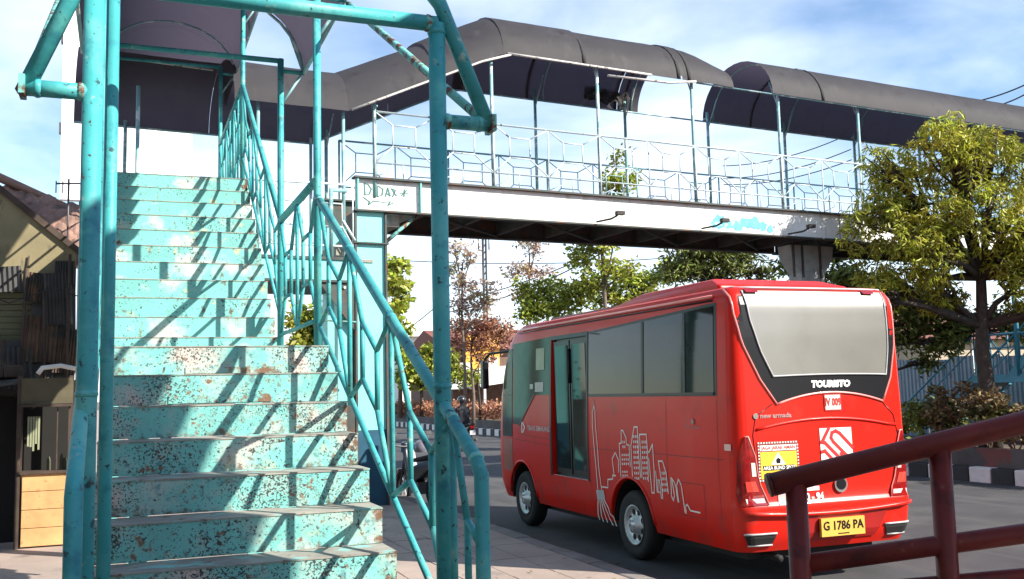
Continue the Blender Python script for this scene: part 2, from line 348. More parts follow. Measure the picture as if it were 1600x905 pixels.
# top landing
ZT = 4.544
MB().b2((SX0 - .05, 12.36, ZT - .06), (SX1 + .05, 18.3, ZT - .002)).build('landing_plate', m_tread, fb)
for x in (SX0 - .05, SX1): MB().b2((x, 12.4, ZT - .30), (x + .05, 18.3, ZT - .062)).build('landing_beam', m_column, fb)
for (x, y) in ((SX0, 12.6), (SX1, 12.6), (SX0, 18.0)):
    MB().b2((x - .09, y - .09, .1), (x + .09, y + .09, ZT - .302)).build('pier', m_column, fb)

# --- railing of framed panels: inner rectangle tied to the four corners
def rail_panel(par, p0, p1, h0, h1, r, mat, n=6, endbar=True, inner=(.34, .69, .34, .70), acc=None):
    """p0,p1: points on the top rail; h0,h1: drop of the top and of the bottom rail"""
    p0 = Vector(p0); p1 = Vector(p1)
    def q(u, v): a = p0.lerp(p1, u); return a - Vector((0, 0, h0 + (h1 - h0) * v))
    u0, u1, v0, v1 = inner
    for P in ((q(u0, v0), q(u1, v0)), (q(u1, v0), q(u1, v1)), (q(u1, v1), q(u0, v1)), (q(u0, v1), q(u0, v0)),
              (q(0, 0), q(u0, v0)), (q(1, 0), q(u1, v0)), (q(1, 1), q(u1, v1)), (q(0, 1), q(u0, v1))):
        acc.tube(P, r, n) if acc else pipe('baluster', P, r, mat, par, n)
    if endbar: acc.tube((q(1, 0), q(1, 1)), r, n) if acc else pipe('baluster', (q(1, 0), q(1, 1)), r, mat, par, n)
RAILSL = .5026
def zr(y): return 1.608 + RAILSL * (y - 3.93)                # lower hand rail height, read from image pixels and scaled about the camera
for sx, RX in ((1, RXR), (-1, RXL)):
    rl = part('stair_railing', fb)
    # lower flight
    pipe('handrail', [(RX, 3.93, .12), (RX, 3.93, zr(3.93) - .03), (RX, 3.99, zr(3.99)), (RX, 7.6, zr(7.6))], .030, m_pipe, rl, 12)
    pipe('bottom_rail', [(RX, 4.0, zr(4.0) - .98), (RX, 7.6, zr(7.6) - .98)], .019, m_pipe, rl, 8)
    ys = [7.55, 6.47, 5.39, 4.31]
    for a, b in zip(ys[:-1], ys[1:]): rail_panel(rl, (RX, a, zr(a)), (RX, b, zr(b)), .0, .98, .0165, m_pipe, 8)
    rail_panel(rl, (RX, 4.31, zr(4.31)), (RX, 3.93, zr(3.93)), .0, .98, .0165, m_pipe, 8, endbar=False, inner=(.5, .98, .34, .7))
    acc = None if sx > 0 else MB()
    # mid landing, level
    zl = 3.60
    pipe('handrail', [(RX, 7.6, zl), (RX, 9.55, zl)], .033, m_pipe, rl, 10)
    pipe('bottom_rail', [(RX, 7.6, zl - 1.1), (RX, 9.55, zl - 1.1)], .018, m_pipe, rl)
    for a, b in ((7.6, 8.58), (8.58, 9.55)): rail_panel(rl, (RX, a, zl), (RX, b, zl), 0, 1.1, .0165, m_pipe, 8, acc=acc)
    # upper flight
    za, zb = 3.62, 5.93
    sl2 = (zb - za) / (12.85 - 9.55)
    pipe('handrail', [(RX, 9.55, za), (RX, 12.85, zb)], .030, m_pipe, rl, 10)
    pipe('bottom_rail', [(RX, 9.55, za - .95), (RX, 12.85, zb - .95)], .017, m_pipe, rl)
    n = 3
    for i in range(n):
        a = 9.55 + 3.3 * i / n; b = 9.55 + 3.3 * (i + 1) / n
        rail_panel(rl, (RX, a, za + sl2 * (a - 9.55)), (RX, b, za + sl2 * (b - 9.55)), 0, .95, .0155, m_pipe, 8, acc=acc)
    # top landing, level
    ye = 16.1 if sx > 0 else 18.2
    pipe('handrail', [(RX, 12.85, zb), (RX, ye, zb)], .028, m_pipe, rl, 10)
    pipe('bottom_rail', [(RX, 12.85, zb - 1.2), (RX, ye, zb - 1.2)], .017, m_pipe, rl)
    n = 3
    for i in range(n):
        a = 12.85 + (ye - 12.85) * i / n; b = 12.85 + (ye - 12.85) * (i + 1) / n
        rail_panel(rl, (RX, a, zb), (RX, b, zb), 0, 1.2, .015, m_pipe, 8, acc=acc)
        if not acc: pipe('baluster', [(RX, (a + b) / 2, zb), (RX, (a + b) / 2, zb - 1.2)], .013, m_pipe, rl)
    if acc: tag(acc.build('railing_bars', m_pipe, rl, smooth=True), kind='stuff')
# --- portal frame at the stair foot and posts of the stair canopy
pf = part('portal_frame', fb)
PY = 4.45; TZ = 3.70; EZ = 3.22
for x in (RXL + .02, RXR): pipe('post', [(x, PY, .1), (x, PY, TZ)], .041, m_pipe, pf, 16)
pipe('post', [(RXL + .09, PY + .42, .1), (RXL + .09, PY + .42, TZ + .35)], .030, m_pipe, pf, 14)
pipe('crossbar', [(RXL + .02, PY, TZ), (RXR, PY, TZ)], .038, m_pipe, pf, 14)
for sgn, x in ((-1, RXL + .02), (1, RXR)):
    ex = x + sgn * .255
    pipe('eave_bracket', [(x, PY, EZ), (ex, PY, EZ)], .036, m_pipe, pf, 12)
    pipe('roof_strut', [(ex, PY, EZ), (x + sgn * .02, PY, TZ + .10), (.62 + sgn * .42, PY, 4.25), (.62, PY, 4.42)], .036, m_pipe, pf, 12)
    pipe('eave_rail', [(ex, PY, EZ), (ex, 7.62, 5.05)], .024, m_piperust, pf, 10)
    MB().b2((ex + sgn * .012 - .012, PY - .06, EZ - .04), (ex + sgn * .012 + .012, PY + .05, EZ + .04)).build('end_plate', m_piperust, pf)
# rusted sheet remnant hanging from the left strut
EL = RXL + .02 - .255
MB().poly([(EL - .03, PY, EZ - .03), (EL - .045, PY + .03, EZ), (RXL - .035, PY + .03, TZ + .10), (RXL - .02, PY, TZ + .10)], (.012, .06, .01)).build('sheet_remnant', M('rust_sheet', (.12, .06, .04), .8, var=.4, scale=6), pf)
def bead(p, d, r, par, mat=None):
    d = Vector(d).normalized(); p = Vector(p)
    MB().tube([p - d * .014, p - d * .005, p + d * .005, p + d * .014], [r * 1.0, r * 1.13, r * 1.10, r * 1.0], 14).build('weld_bead', mat or m_piperust, par, smooth=True)
for x, sg in ((RXL + .02, 1), (RXR, -1)):
    bead((x + sg * .045, PY, TZ), (1, 0, 0), .038, pf); bead((x, PY, TZ - .042), (0, 0, 1), .041, pf, m_pipe); bead((x - sg * .045, PY, EZ), (1, 0, 0), .036, pf)
    bead((x - sg * .21, PY, EZ), (1, 0, 0), .036, pf, m_pipe); bead((x, PY, 1.02), (0, 0, 1), .041, pf); bead((x, PY, 1.95), (0, 0, 1), .041, pf, m_pipe)
    MB().b2((x - .10, PY - .10, .12), (x + .10, PY + .10, .135)).build('base_plate', m_piperust, pf)
for y in (3.99, 4.31, 5.39, 6.47, 7.52): bead((RXR, y, zr(y)), (0, 1, RAILSL), .030, pf, m_pipe if y in (5.39, 6.47) else None)
cf = part('canopy_frame', fb)
for (y, z0, z1) in ((7.62, Z2, 5.08), (9.55, Z2, 5.08), (12.85, ZT, 7.08), (16.0, ZT, 7.08)):
    for sgn, x in ((-1, RXL), (1, RXR)):
        pipe('post', [(x, y, z0 - .1), (x, y, z1 + .12)], .031, m_pipe, cf, 12)
        pipe('eave_bracket', [(x, y, z1), (x + sgn * .23, y, z1)], .022, m_pipe, cf)
        pipe('brace', [(x, y, z1 - .35), (x + sgn * .2, y, z1 - .02)], .014, m_post, cf)
    pipe('tie_beam', [(RXL, y, z1 + .10), (RXR, y, z1 + .10)], .026, m_pipe, cf, 10)
# --- barrel canopy sheets
def barrel(fn, th0, th1, nu, U, thick=.008):
    """closed thin shell; fn(u, side, rise_factor) -> point, th in 0..1 from near eave over the ridge to far eave"""
    T = [th0 + (th1 - th0) * i / nu for i in range(nu + 1)]
    mb = MB(); nU = len(U); nT = len(T)
    A = [fn(u, t, 0) for u in U for t in T]; Bv = [fn(u, t, thick) for u in U for t in T]
    o = len(A); F = []
    for i in range(nU - 1):
        for j in range(nT - 1):
            a, b, c, d = i * nT + j, (i + 1) * nT + j, (i + 1) * nT + j + 1, i * nT + j + 1
            F += [(a, d, c, b), (a + o, b + o, c + o, d + o)]
    for i in range(nU - 1):
        for j in (0, nT - 1):
            a, b = i * nT + j, (i + 1) * nT + j; F.append((a, b, b + o, a + o) if j == 0 else (b, a, a + o, b + o))
    for j in range(nT - 1):
        for i in (0, nU - 1):
            a, b = i * nT + j, i * nT + j + 1; F.append((b, a, a + o, b + o) if i == 0 else (a, b, b + o, a + o))
    mb.add(A + Bv, F); return mb
def arch(t, half, rise): th = PI * t; return -half * math.cos(th), rise * max(0, math.sin(th))
def stair_shell(eave):
    def fn(u, t, th):
        x, h = arch(t, 1.01 + th, .80 + th); return (.62 - x, u, eave(u) + h)      # t=0 on the right-hand eave
    return fn
def seave(y):
    if y < 9.55: return 5.08
    if y < 12.0: return 5.08 + (y - 9.55) * (7.08 - 5.08) / 2.45
    return 7.08
cn1 = part('canopy', fb)
for (a, b) in ((7.55, 9.55), (9.555, 10.8), (10.805, 12.0), (12.005, 14.0), (14.005, 16.3), (16.305, 18.2)):
    barrel(stair_shell(seave), 0, 1, 18, [a, (a + b) / 2, b]).build('sheet', m_canopy, cn1, smooth=True, sharp=35)
for y in (7.62, 9.55, 12.0, 12.85, 14.0, 16.0):
    pipe('rib', [(.62 - arch(t / 14, .99, .775)[0], y, seave(y) + arch(t / 14, .99, .775)[1]) for t in range(15)], .016, m_post, cn1, 6)
# ridge and eave purlins of the stair canopy
for X in (-.38, 1.62):
    pipe('purlin', [(X, 7.55, 5.08), (X, 9.55, 5.08), (X, 12.0, 7.08), (X, 16.3, 7.08)], .018, m_post, cn1, 6)
pipe('purlin', [(-.35, 16.3, 7.30), (1.3, 16.3, 7.22)], .016, m_rim, cn1, 6)
# bridge canopy: landing part, ramp part, span parts
def bshell(ez, near=-.15, far=2.2, rise=.98):
    mid, half = (near + far) / 2, (far - near) / 2
    def fn(u, t, th):
        x, h = arch(t, half + th, rise + th); return B(u, mid + x, ez(u) + h)
    return fn
def bez(a):
    if a < -.15: return 6.58
    if a < 2.75: return 6.58 + (a + .15) * (7.95 - 6.58) / 2.9
    return 7.95 - .004 * (a - 2.75)
cn2 = part('canopy', fb)
def wob(fn, am):
    def g(u, t, th):
        x, y, z = fn(u, t, th)
        if 6.9 < u < 8: z -= .34 * ((u - 6.9) / 1.0) ** 1.6 * math.sin(PI * t)      # the torn end sags
        return (x, y, z + am * math.sin(u * 3.1 + 1) * math.sin(PI * t) + am * .6 * math.sin(u * 7 + t * 5))
    return g
R1 = .92
for (a, b, t0, t1, am) in ((-4.2, -2.0, .5, 1, .004), (-1.995, -.15, 0, 1, .004), (-.16, 1.35, 0, 1, .005), (1.355, 2.95, 0, 1, .008),
                       (2.72, 4.4, 0, 1, .004), (4.405, 6.6, 0, 1, .004), (6.64, 7.9, .0, .55, .014), (6.62, 7.15, .52, 1, .01), (6.52, 6.75, .02, .5, .004),
                       (8.92, 10.3, 0, 1, .002), (10.31, 12.5, 0, 1, .002), (12.505, 14.7, 0, 1, .002), (14.705, 17, 0, 1, .002), (17.005, 19.3, 0, 1, .002), (19.305, 21.6, 0, 1, .002), (21.605, 24, 0, 1, .002)):
    U = [a + (b - a) * i / 6 for i in range(7)]
    rise = .92 if a < -.1 else .98
    off = .012 if a in (2.72, 6.52) else 0
    f_ = bshell(lambda u, o=off: bez(u) + o, rise=rise + off)
    barrel(wob(f_, am), t0, t1, 16, U).build('sheet', m_canopy, cn2, smooth=True, sharp=35)
# dark joint straps over the sheets
for u in (4.40, 6.55, 6.80, 10.3):
    f_ = bshell(bez); mb = barrel(lambda uu, t, th: f_(uu, t, th + .016), .0, 1, 16, [u - .035, u + .035], .006); mb.build('strap', m_torn, cn2, smooth=True)
# white rim pipe along the near eave and torn flap
f_ = bshell(bez)
pipe('eave_rim', [f_(a, 0, .01) for a in np.linspace(-.1, 2.9, 6)], .022, m_rim, cn2, 6)
pipe('eave_rim', [f_(a, 0, .012) for a in np.linspace(2.8, 5.9, 5)], .024, m_rim, cn2, 6)
pipe('eave_rim', [Vector(B(4.9, -.17, 7.80)), Vector(B(6.3, -.17, 7.83)), Vector(B(6.95, -.17, 7.93))], .024, m_rim, cn2, 6)
mb = MB(); mb.grid(lambda u, v: B(5.75 + u * 1.15, 2.12 + .04 * math.sin(u * 25) + .02 * math.sin(v * 9), 8.02 - v * (.0 + .30 + .12 * math.sin(u * 17) * u) + .38 - .1 * u), [i / 24 for i in range(25)], [j / 5 for j in range(6)])
mb.build('torn_flap', m_torn, cn2)
NP = [(.34, 0), (2.54, 0), (4.76, 0), (6.96, 0), (9.18, 0), (11.43, 0), (13.65, 0), (15.9, 0), (18.1, 0), (20.3, 0)]
for (a, _) in NP:
    for b_, sg in ((0, -1), (2.05, 1)):
        z0 = DECK
        z1 = bez(a) + (.06 if a > .5 else 0)
        if a < 1: z0 = 5.2; z1 = 6.72
        a2 = a if b_ == 0 else a - .25
        pipe('canopy_post', [B(a2, b_, z0), B(a2, b_, z1 + .12)], .033, m_post, cn2, 8)
        pipe('brace', [B(a2, b_, z1 - .28), B(a2 + .05, b_ + .3 * -sg, z1 + .35)], .014, m_post, cn2, 6)
        pipe('brace', [B(a2, b_, z1 - .02), B(a2, b_ + .15 * sg, z1)], .016, m_post, cn2, 6)
    if a > 1: pipe('rib', [bshell(bez, rise=.95, near=-.13, far=2.18)(a, t / 12, 0) for t in range(13)], .017, m_post, cn2, 6)
for a in (-3.4, -1.6, -.2):
    for b_ in (0, 2.05): pipe('canopy_post', [B(a, b_, 4.15), B(a, b_, 6.66)], .030, m_post, cn2, 8)
pipe('purlin', [B(a, 2.17, bez(a)) for a in (-4.2, -.15, 2.75, 12, 24)], .02, m_post, cn2, 6)
pipe('purlin', [B(a, -.12, bez(a) - .01) for a in (7.0, 12, 24)], .018, m_post, cn2, 6)
# --- girders, deck
def gird(b0, a0, a1, zb, mat):
    g = MB().poly([B(a0, b0, zb), B(a1, b0, zb), B(a1, b0, DECK - .03), B(a0, b0, DECK - .03)], (-sB * .02, cB * .02, 0)).build('girder', mat, fb)
    s_ = -1 if b0 < 1 else 1
    for (z0, z1, d0) in ((DECK - .028, DECK + .004, .09), (zb - .03, zb - .002, .075)):
        MB().poly([B(a0 - .03, b0 - d0, z0), B(a1 + .03, b0 - d0, z0), B(a1 + .03, b0 + d0 + .02, z0), B(a0 - .03, b0 + d0 + .02, z0)], (0, 0, z1 - z0)).build('flange', m_flange, g)
    for a in ([a0 + .02] + [a0 + 1.13] + list(np.arange(a0 + 3.35, a1, 2.2))):
        if a < 1.5: MB().poly([B(a, b0 - .07, zb), B(a + .02, b0 - .07, zb), B(a + .02, b0 - .002, zb), B(a, b0 - .002, zb)], (0, 0, DECK - .03 - zb)).build('stiffener', m_column, g)
    return g
g1 = gird(0, 0, 10.70, 4.97, m_girder); gird(2.05, 0, 10.70, 4.97, m_flange)
g2 = gird(.004, 10.735, 26, 4.95, m_girder); gird(2.054, 10.735, 26, 4.95, m_flange)
MB().poly([B(1.6, .1, DECK - .1), B(26, .1, DECK - .1), B(26, 1.98, DECK - .1), B(1.6, 1.98, DECK - .1)], (0, 0, .07)).build('deck', m_flange, fb)
for a in np.arange(1.3, 25, 1.1):
    MB().poly([B(a, .12, 5.0), B(a + .07, .12, 5.0), B(a + .07, 1.96, 5.0), B(a, 1.96, 5.0)], (0, 0, .40)).build('cross_beam', m_flange, fb)
for a in np.arange(1.3, 24, 2.2):
    pipe('wind_brace', [B(a, .15, 4.99), B(a + 2.2, 1.95, 4.99)], .03, m_flange, fb, 6)
# graffiti on the girder end panel
def gm(u, v): return B(.14 + u * .85, -.006, 5.04 + v * .40)
mb = MB()
for P in ([(.02, .95), (.03, .45), (.12, .50), (.16, .72), (.10, .9), (.02, .95)], [(.22, .92), (.22, .45)], [(.28, .88), (.29, .42), (.38, .5), (.40, .75), (.30, .88)], [(.45, .45), (.50, .82), (.55, .48), (.47, .6)], [(.60, .45), (.66, .75), (.58, .8), (.68, .5)],
          [(.76, .62), (.92, .66)], [(.84, .5), (.85, .8)], [(.78, .52), (.90, .78)], [(.0, .35), (.12, .18), (.1, .05), (.2, .22), (.4, .2), (.55, .24), (.50, .08), (.62, .2)]):
    stroke(mb, P, .032, gm)
mb.build('graffiti', m_graf, g1)
mb = MB()
def gb(u, v): return B(7.3 + u, -.004, 5.02 + v)
for c, r_ in (((.22, .16), .15), ((.45, .12), .13), ((.66, .10), .12), ((.88, .18), .13), ((1.08, .17), .16), ((1.3, .12), .12), ((1.5, .08), .09), ((.08, .1), .1)):
    pts = [gb(c[0] + r_ * (1 + .25 * random.uniform(-1, 1)) * math.cos(q), max(.0, c[1] + r_ * (1 + .3 * random.uniform(-1, 1)) * math.sin(q) * .9)) for q in np.linspace(0, 2 * PI, 14)[:-1]]
    n_ = len(mb.v); e = .0006 * (n_ // 13); pts = [(p[0] + e * sB, p[1] - e * cB, p[2]) for p in pts]
    mb.add(pts, [tuple(range(len(pts)))])
mb.build('mural', m_grafb, g1)
# floodlights on stub arms below the deck edge
for a in (4.75, 7.15, 9.35):
    fl = MB().tube([B(a - .15, -.08, 5.0), B(a, -.35, 5.02), B(a + .1, -.42, 5.08)], .018, 6).build('floodlight', m_bracket, fb)
    MB().box(B(a + .14, -.44, 5.12), (.16, .1, .07)).build('lamp_head', m_bracket, fl)
# --- bridge railing, near and far side
for b_, mt, r_ in ((-.02, m_thin, .0125), (2.06, m_post, .011)):
    br = part('bridge_railing', fb)
    zt = DECK + 1.14; z0 = DECK + .26
    for (a, b) in ((.34, 26),):
        pipe('top_rail', [B(a, b_, zt), B(b, b_, zt)], .019, mt, br, 8)
        pipe('bottom_rail', [B(a, b_, z0), B(b, b_, z0)], .015, mt, br, 6)
    acc = MB()
    for i in range(int((24 - .34) / 1.105)):
        a = .34 + 1.105 * i; far = b_ > 1 or a > 12.5
        rail_panel(br, B(a, b_, zt), B(a + 1.105, b_, zt), 0, zt - z0, r_, mt, 5, inner=(.29, .66, .24, .66), acc=acc if far else None)
        acc.tube([B(a, b_, zt), B(a, b_, DECK)], .02 if i % 2 == 0 else .013, 6)
        if b_ < 1: acc.tube([B(a + .02, b_, DECK + .03), B(a + .3, b_, DECK + .15), B(a + .3, b_, z0)], r_ * .8, 5); acc.tube([B(a + .5, b_, z0), B(a + .5, b_, DECK)], r_ * .8, 5)
    tag(acc.build('railing_bars', mt, br, smooth=True), kind='stuff')
# --- intermediate platform beside the near pier and flight hidden between the girders
ZP = 4.14
pl = MB().poly([B(-4.2, 0, ZP - .05), B(.3, 0, ZP - .05), B(.3, 2.05, ZP - .05), B(-4.2, 2.05, ZP - .05)], (0, 0, .05)).build('platform', m_tread, fb)
MB().poly([B(-2.0, -.03, ZP - .36), B(-.03, -.03, ZP - .36), B(-.03, 0, ZP - .36), B(-2.0, 0, ZP - .36)], (0, 0, .33)).build('edge_beam', m_column, pl)
MB().poly([B(-2.0, -.06, ZP - .035), B(-.03, -.06, ZP - .035), B(-.03, .02, ZP - .035), B(-2.0, .02, ZP - .035)], (0, 0, .045)).build('edge_angle', m_flange, pl)
MB().poly([B(-2.0, -.05, ZP - .40), B(-.03, -.05, ZP - .40), B(-.03, 2.05, ZP - .40), B(-2.0, 2.05, ZP - .40)], (0, 0, .035)).build('soffit', m_flange, pl)
for k in range(7):
    MB().poly([B(-.3 + k * .28, .15, ZP + k * .2), B(-.02 + k * .28, .15, ZP + k * .2), B(-.02 + k * .28, 1.95, ZP + k * .2), B(-.3 + k * .28, 1.95, ZP + k * .2)], (0, 0, .2)).build('step', m_tread, fb)
prl = part('platform_railing', fb)
zt = ZP + 1.2
pipe('top_rail', [B(-2.0, -.02, zt), B(-.05, -.02, zt + .03)], .019, m_thin, prl)
pipe('bottom_rail', [B(-2.0, -.02, ZP + .2), B(-.05, -.02, ZP + .2)], .016, m_thin, prl)
for a in (-2.0, -1.35, -.7):
    rail_panel(prl, B(a, -.02, zt), B(a + .65, -.02, zt), 0, 1.0, .0125, m_thin, 5, inner=(.25, .72, .3, .68))
pipe('frame_bar', [B(-.42, -.03, ZP), B(-.42, -.03, zt - .08), B(-.16, -.03, zt - .08)], .035, m_post, prl)
pipe('frame_bar', [B(-.22, -.03, ZP + .62), B(-.02, -.03, ZP + .30)], .022, m_thin, prl)
# --- near pier: paired plate column with cap, strut and dark-blue foot
pr = part('pier', fb)
MB().poly([B(.02, .02, 1.34), B(.50, .02, 1.34), B(.50, .42, 1.34), B(.02, .42, 1.34)], (0, 0, 4.94 - 1.34)).build('shaft', m_column, pr)
MB().poly([B(0.015, .018, .1), B(.505, .018, .1), B(.505, .425, .1), B(0.015, .425, .1)], (0, 0, 1.235)).build('foot', m_blue, pr)
for a in (-.02, .50): MB().poly([B(a, -.03, .1), B(a + .035, -.03, .1), B(a + .035, .45, .1), B(a, .45, .1)], (0, 0, 4.83)).build('flange', m_flange, pr)
MB().poly([B(-.05, -.05, 4.40), B(.56, -.05, 4.40), B(.56, .45, 4.40), B(-.05, .45, 4.40)], (0, 0, .025)).build('collar', m_flange, pr)
pipe('strut', [B(.53, .1, 4.44), B(1.12, .1, 4.95)], .035, m_piperust, pr)
MB().poly([B(-.28, .1, .1), B(-.06, .1, .1), B(-.06, .3, .1), B(-.28, .3, .1)], (0, 0, 3.55)).build('side_column', m_column, pr)
MB().poly([B(-.62, -.01, 3.74), B(-.02, -.01, 3.74), B(-.02, -.01, 2.95)], (-sB * .02, cB * .02, 0)).build('gusset', m_flange, pr)
pipe('tie', [B(-.6, -.02, 3.12), B(.0, -.02, 3.10)], .012, m_piperust, pr)
for (a, z) in ((-.2, 3.66), (-.12, 3.6), (-.15, 2.4), (-.18, 2.1), (-.1, 1.9)):
    MB().tube([B(a, -.015, z), B(a, -.04, z)], .022, 6).build('bolt', m_kw if z > 3 else m_flange, pr)
MB().poly([B(-.3, -.012, 1.75), B(-.03, -.012, 1.75), B(-.03, -.012, 1.05), B(-.3, -.012, .6)], (-sB * .02, cB * .02, 0)).build('base_gusset', m_flange, pr)
for b_ in (1.75,): MB().poly([B(.02, b_, .1), B(.45, b_, .1), B(.45, b_ + .35, .1), B(.02, b_ + .35, .1)], (0, 0, 4.84)).build('shaft', m_column, pr)
# --- far pier with a flared head
pr2 = part('pier', fb)
mb = MB(); lv = [(.1, .33), (4.0, .33), (4.3, .36), (4.62, .62), (4.90, .66)]
for (z, h) in lv: mb.v += [B(10.42 - h * .92, .55 - .0, z), B(10.42 + h * .92, .55, z), B(10.42 + h * .92, .95, z), B(10.42 - h * .92, .95, z)]
for i in range(4):
    for k in range(4): mb.f.append((i * 4 + k, i * 4 + (k + 1) % 4, i * 4 + 4 + (k + 1) % 4, i * 4 + 4 + k)); mb.mi.append(0)
mb.f += [(3, 2, 1, 0), (16, 17, 18, 19)]; mb.mi += [0, 0]
mb.build('shaft', M('pier_grey', (.32, .37, .37), .7, var=.2), pr2)
for a in (9.85, 10.1, 10.6): MB().poly([B(a, .50, 4.2), B(a + .03, .50, 4.2), B(a + .03, .548, 4.2), B(a, .548, 4.2)], (0, 0, .7)).build('rib', m_flange, pr2)

# ------------------------------------------------------------------ bus
bus = thing('bus', 'red city minibus with white skyline drawing on its side, driving away under the footbridge', 'bus', (6.38, 7.91, 0), -.005)
ZW = [(.36, .97), (.45, 1.0), (.6, 1.02), (1.0, 1.03), (1.4, 1.03), (1.84, 1.02), (2.3, 1.005), (2.6, .992), (2.72, .985), (2.80, .972), (2.86, .935), (2.895, .84), (2.91, .5)]
def hw(z): return float(np.interp(z, [a for a, b in ZW], [b for a, b in ZW]))
def yr(z): return float(np.interp(z, [.36, .5, .78, .83, 1.2, 1.6, 1.9, 2.4, 2.7, 2.82, 2.895, 2.91], [.10, .03, .0, .03, .03, .04, .05, .065, .09, .125, .21, .5]))
def yf(z): return float(np.interp(z, [.36, .6, 1.0, 1.84, 2.3, 2.6, 2.75, 2.86, 2.91], [6.50, 6.60, 6.64, 6.56, 6.40, 6.22, 6.05, 5.8, 5.3]))
def rcr(z): return float(np.interp(z, [.4, 1.5, 2.6, 2.91], [.16, .14, .10, .08]))
def outline(z):
    h, a, b, rc, rf = hw(z), yr(z), yf(z), rcr(z), .34
    P = []
    for k in range(7): t = PI / 2 * k / 6; P.append((-h + rc - rc * math.cos(t) * 1.0, a + rc - rc * math.sin(t)))      # rear left: side -> rear
    P = [( -h + rc * (1 - math.cos(PI / 2 * k / 6)), a + rc * (1 - math.sin(PI / 2 * k / 6))) for k in range(7)]
    P += [(x, a - .012 * (1 - (x / (h - rc)) ** 2)) for x in np.linspace(-h + rc, h - rc, 9)[1:-1]]
    P += [( h - rc * (1 - math.cos(PI / 2 * k / 6)), a + rc * (1 - math.sin(PI / 2 * k / 6))) for k in range(6, -1, -1)]
    P += [(h, y) for y in np.linspace(a + rc, b - rf, 10)[1:-1]]
    P += [(h - rf * (1 - math.cos(PI / 2 * k / 6)), b - rf * (1 - math.sin(PI / 2 * k / 6))) for k in range(7)]
    P += [(-h + rf * (1 - math.cos(PI / 2 * k / 6)), b - rf * (1 - math.sin(PI / 2 * k / 6))) for k in range(6, -1, -1)]
    P += [(-h, y) for y in np.linspace(b - rf, a + rc, 10)[1:-1]]
    return P
mb = MB(); lvls = [.36, .42, .5, .6, .74, .78, .80, .83, .95, 1.1, 1.25, 1.4, 1.5, 1.6, 1.72, 1.84, 1.95, 2.1, 2.25, 2.4, 2.5, 2.6, 2.68, 2.74, 2.79, 2.83, 2.86, 2.885, 2.9, 2.91]
n0 = len(outline(1))
for z in lvls: mb.v += [(x, y, z) for x, y in outline(z)]
for i in range(len(lvls) - 1):
    for k in range(n0): mb.f.append((i * n0 + k, i * n0 + (k + 1) % n0, (i + 1) * n0 + (k + 1) % n0, (i + 1) * n0 + k)); mb.mi.append(0)
mb.f += [tuple(range(n0))[::-1], tuple((len(lvls) - 1) * n0 + k for k in range(n0))]; mb.mi += [0, 0]
body = mb.build('body', m_red, bus, world=False)
cut = MB()
for y in (2.19, 5.48):
    cut = MB().tube([(-1.3, y, .40), (-.62, y, .40)], .50, 32); c1 = cut.build('c', m_red)
    c2 = MB().tube([(.62, y, .40), (1.3, y, .40)], .50, 32).build('c', m_red)
    for c in (c1, c2):
        c.matrix_world = wmat(bus); md = body.modifiers.new('b', 'BOOLEAN'); md.object = c; md.operation = 'DIFFERENCE'; md.solver = 'EXACT'
dc = MB().b2((-1.3, 3.27, .80), (-.945, 4.38, 2.60)).build('c', m_red); dc.matrix_world = wmat(bus)
md = body.modifiers.new('b', 'BOOLEAN'); md.object = dc; md.operation = 'DIFFERENCE'; md.solver = 'EXACT'
bpy.context.view_layer.update()
bm_ = ev_mesh(body); body.modifiers.clear(); body.data = bm_
for o in [o for o in COL.objects if o.name.split('.')[0] == 'c']: bpy.data.objects.remove(o)
body.data.polygons.foreach_set('use_smooth', [True] * len(body.data.polygons))
try: body.data.set_sharp_from_angle(angle=math.radians(38))
except Exception: pass
def bp(name, mb, mat, parent=bus, smooth=False): return mb.build(name, mat, parent, world=False, smooth=smooth)
def sideL(l, z, e=.004):
    a = yr(z) + rcr(z); x = -hw(z)
    f0 = yf(z) - .34
    if l < a: d = (a - l) / rcr(z); x = -hw(z) + rcr(z) * (1 - math.sqrt(max(0, 1 - min(1, d) ** 2)))
    if l > f0: d = (l - f0) / .34; x = -hw(z) + .34 * (1 - math.sqrt(max(0, 1 - min(1, d) ** 2)))
    return (x - e, l, z)
def rear(x, z, e=.004):
    h = hw(z); rc = rcr(z); a = yr(z) - .012 * max(0, (1 - (x / (h - rc)) ** 2))
    if abs(x) > h - rc: d = min(1, (abs(x) - (h - rc)) / rc); a = yr(z) + rc * (1 - math.sqrt(1 - d * d))
    return (x, a - e, z)
def patch(fn, U, V_): return MB().grid(fn, list(U), list(V_))
def flip(mb): mb.f = [f[::-1] for f in mb.f]; return mb
# side windows: black surround, panes with dividers proud of it
def wtop(l): return 2.735 - .036 * max(0, l - .35)
def spatch(l0, l1, z0, zt, e): return patch(lambda l, t: sideL(l, z0 + (zt(l) - z0) * t, e), np.linspace(l0, l1, 14), np.linspace(0, 1, 9))
bp('window_band', spatch(.33, 3.24, 1.825, wtop, .003), m_black)
for (a, b) in ((.38, .90), (.95, 1.79), (1.84, 3.19)):
    bp('window', spatch(a, b, 1.86, lambda l: wtop(l) - .03, .007), m_glass)
bp('divider', spatch(.905, .945, 1.86, lambda l: wtop(l) - .03, .016), m_black); bp('divider', spatch(1.795, 1.835, 1.86, lambda l: wtop(l) - .03, .016), m_black)
bp('divider', spatch(.38, 1.80, 1.835, lambda l: 1.862, .014), m_black)
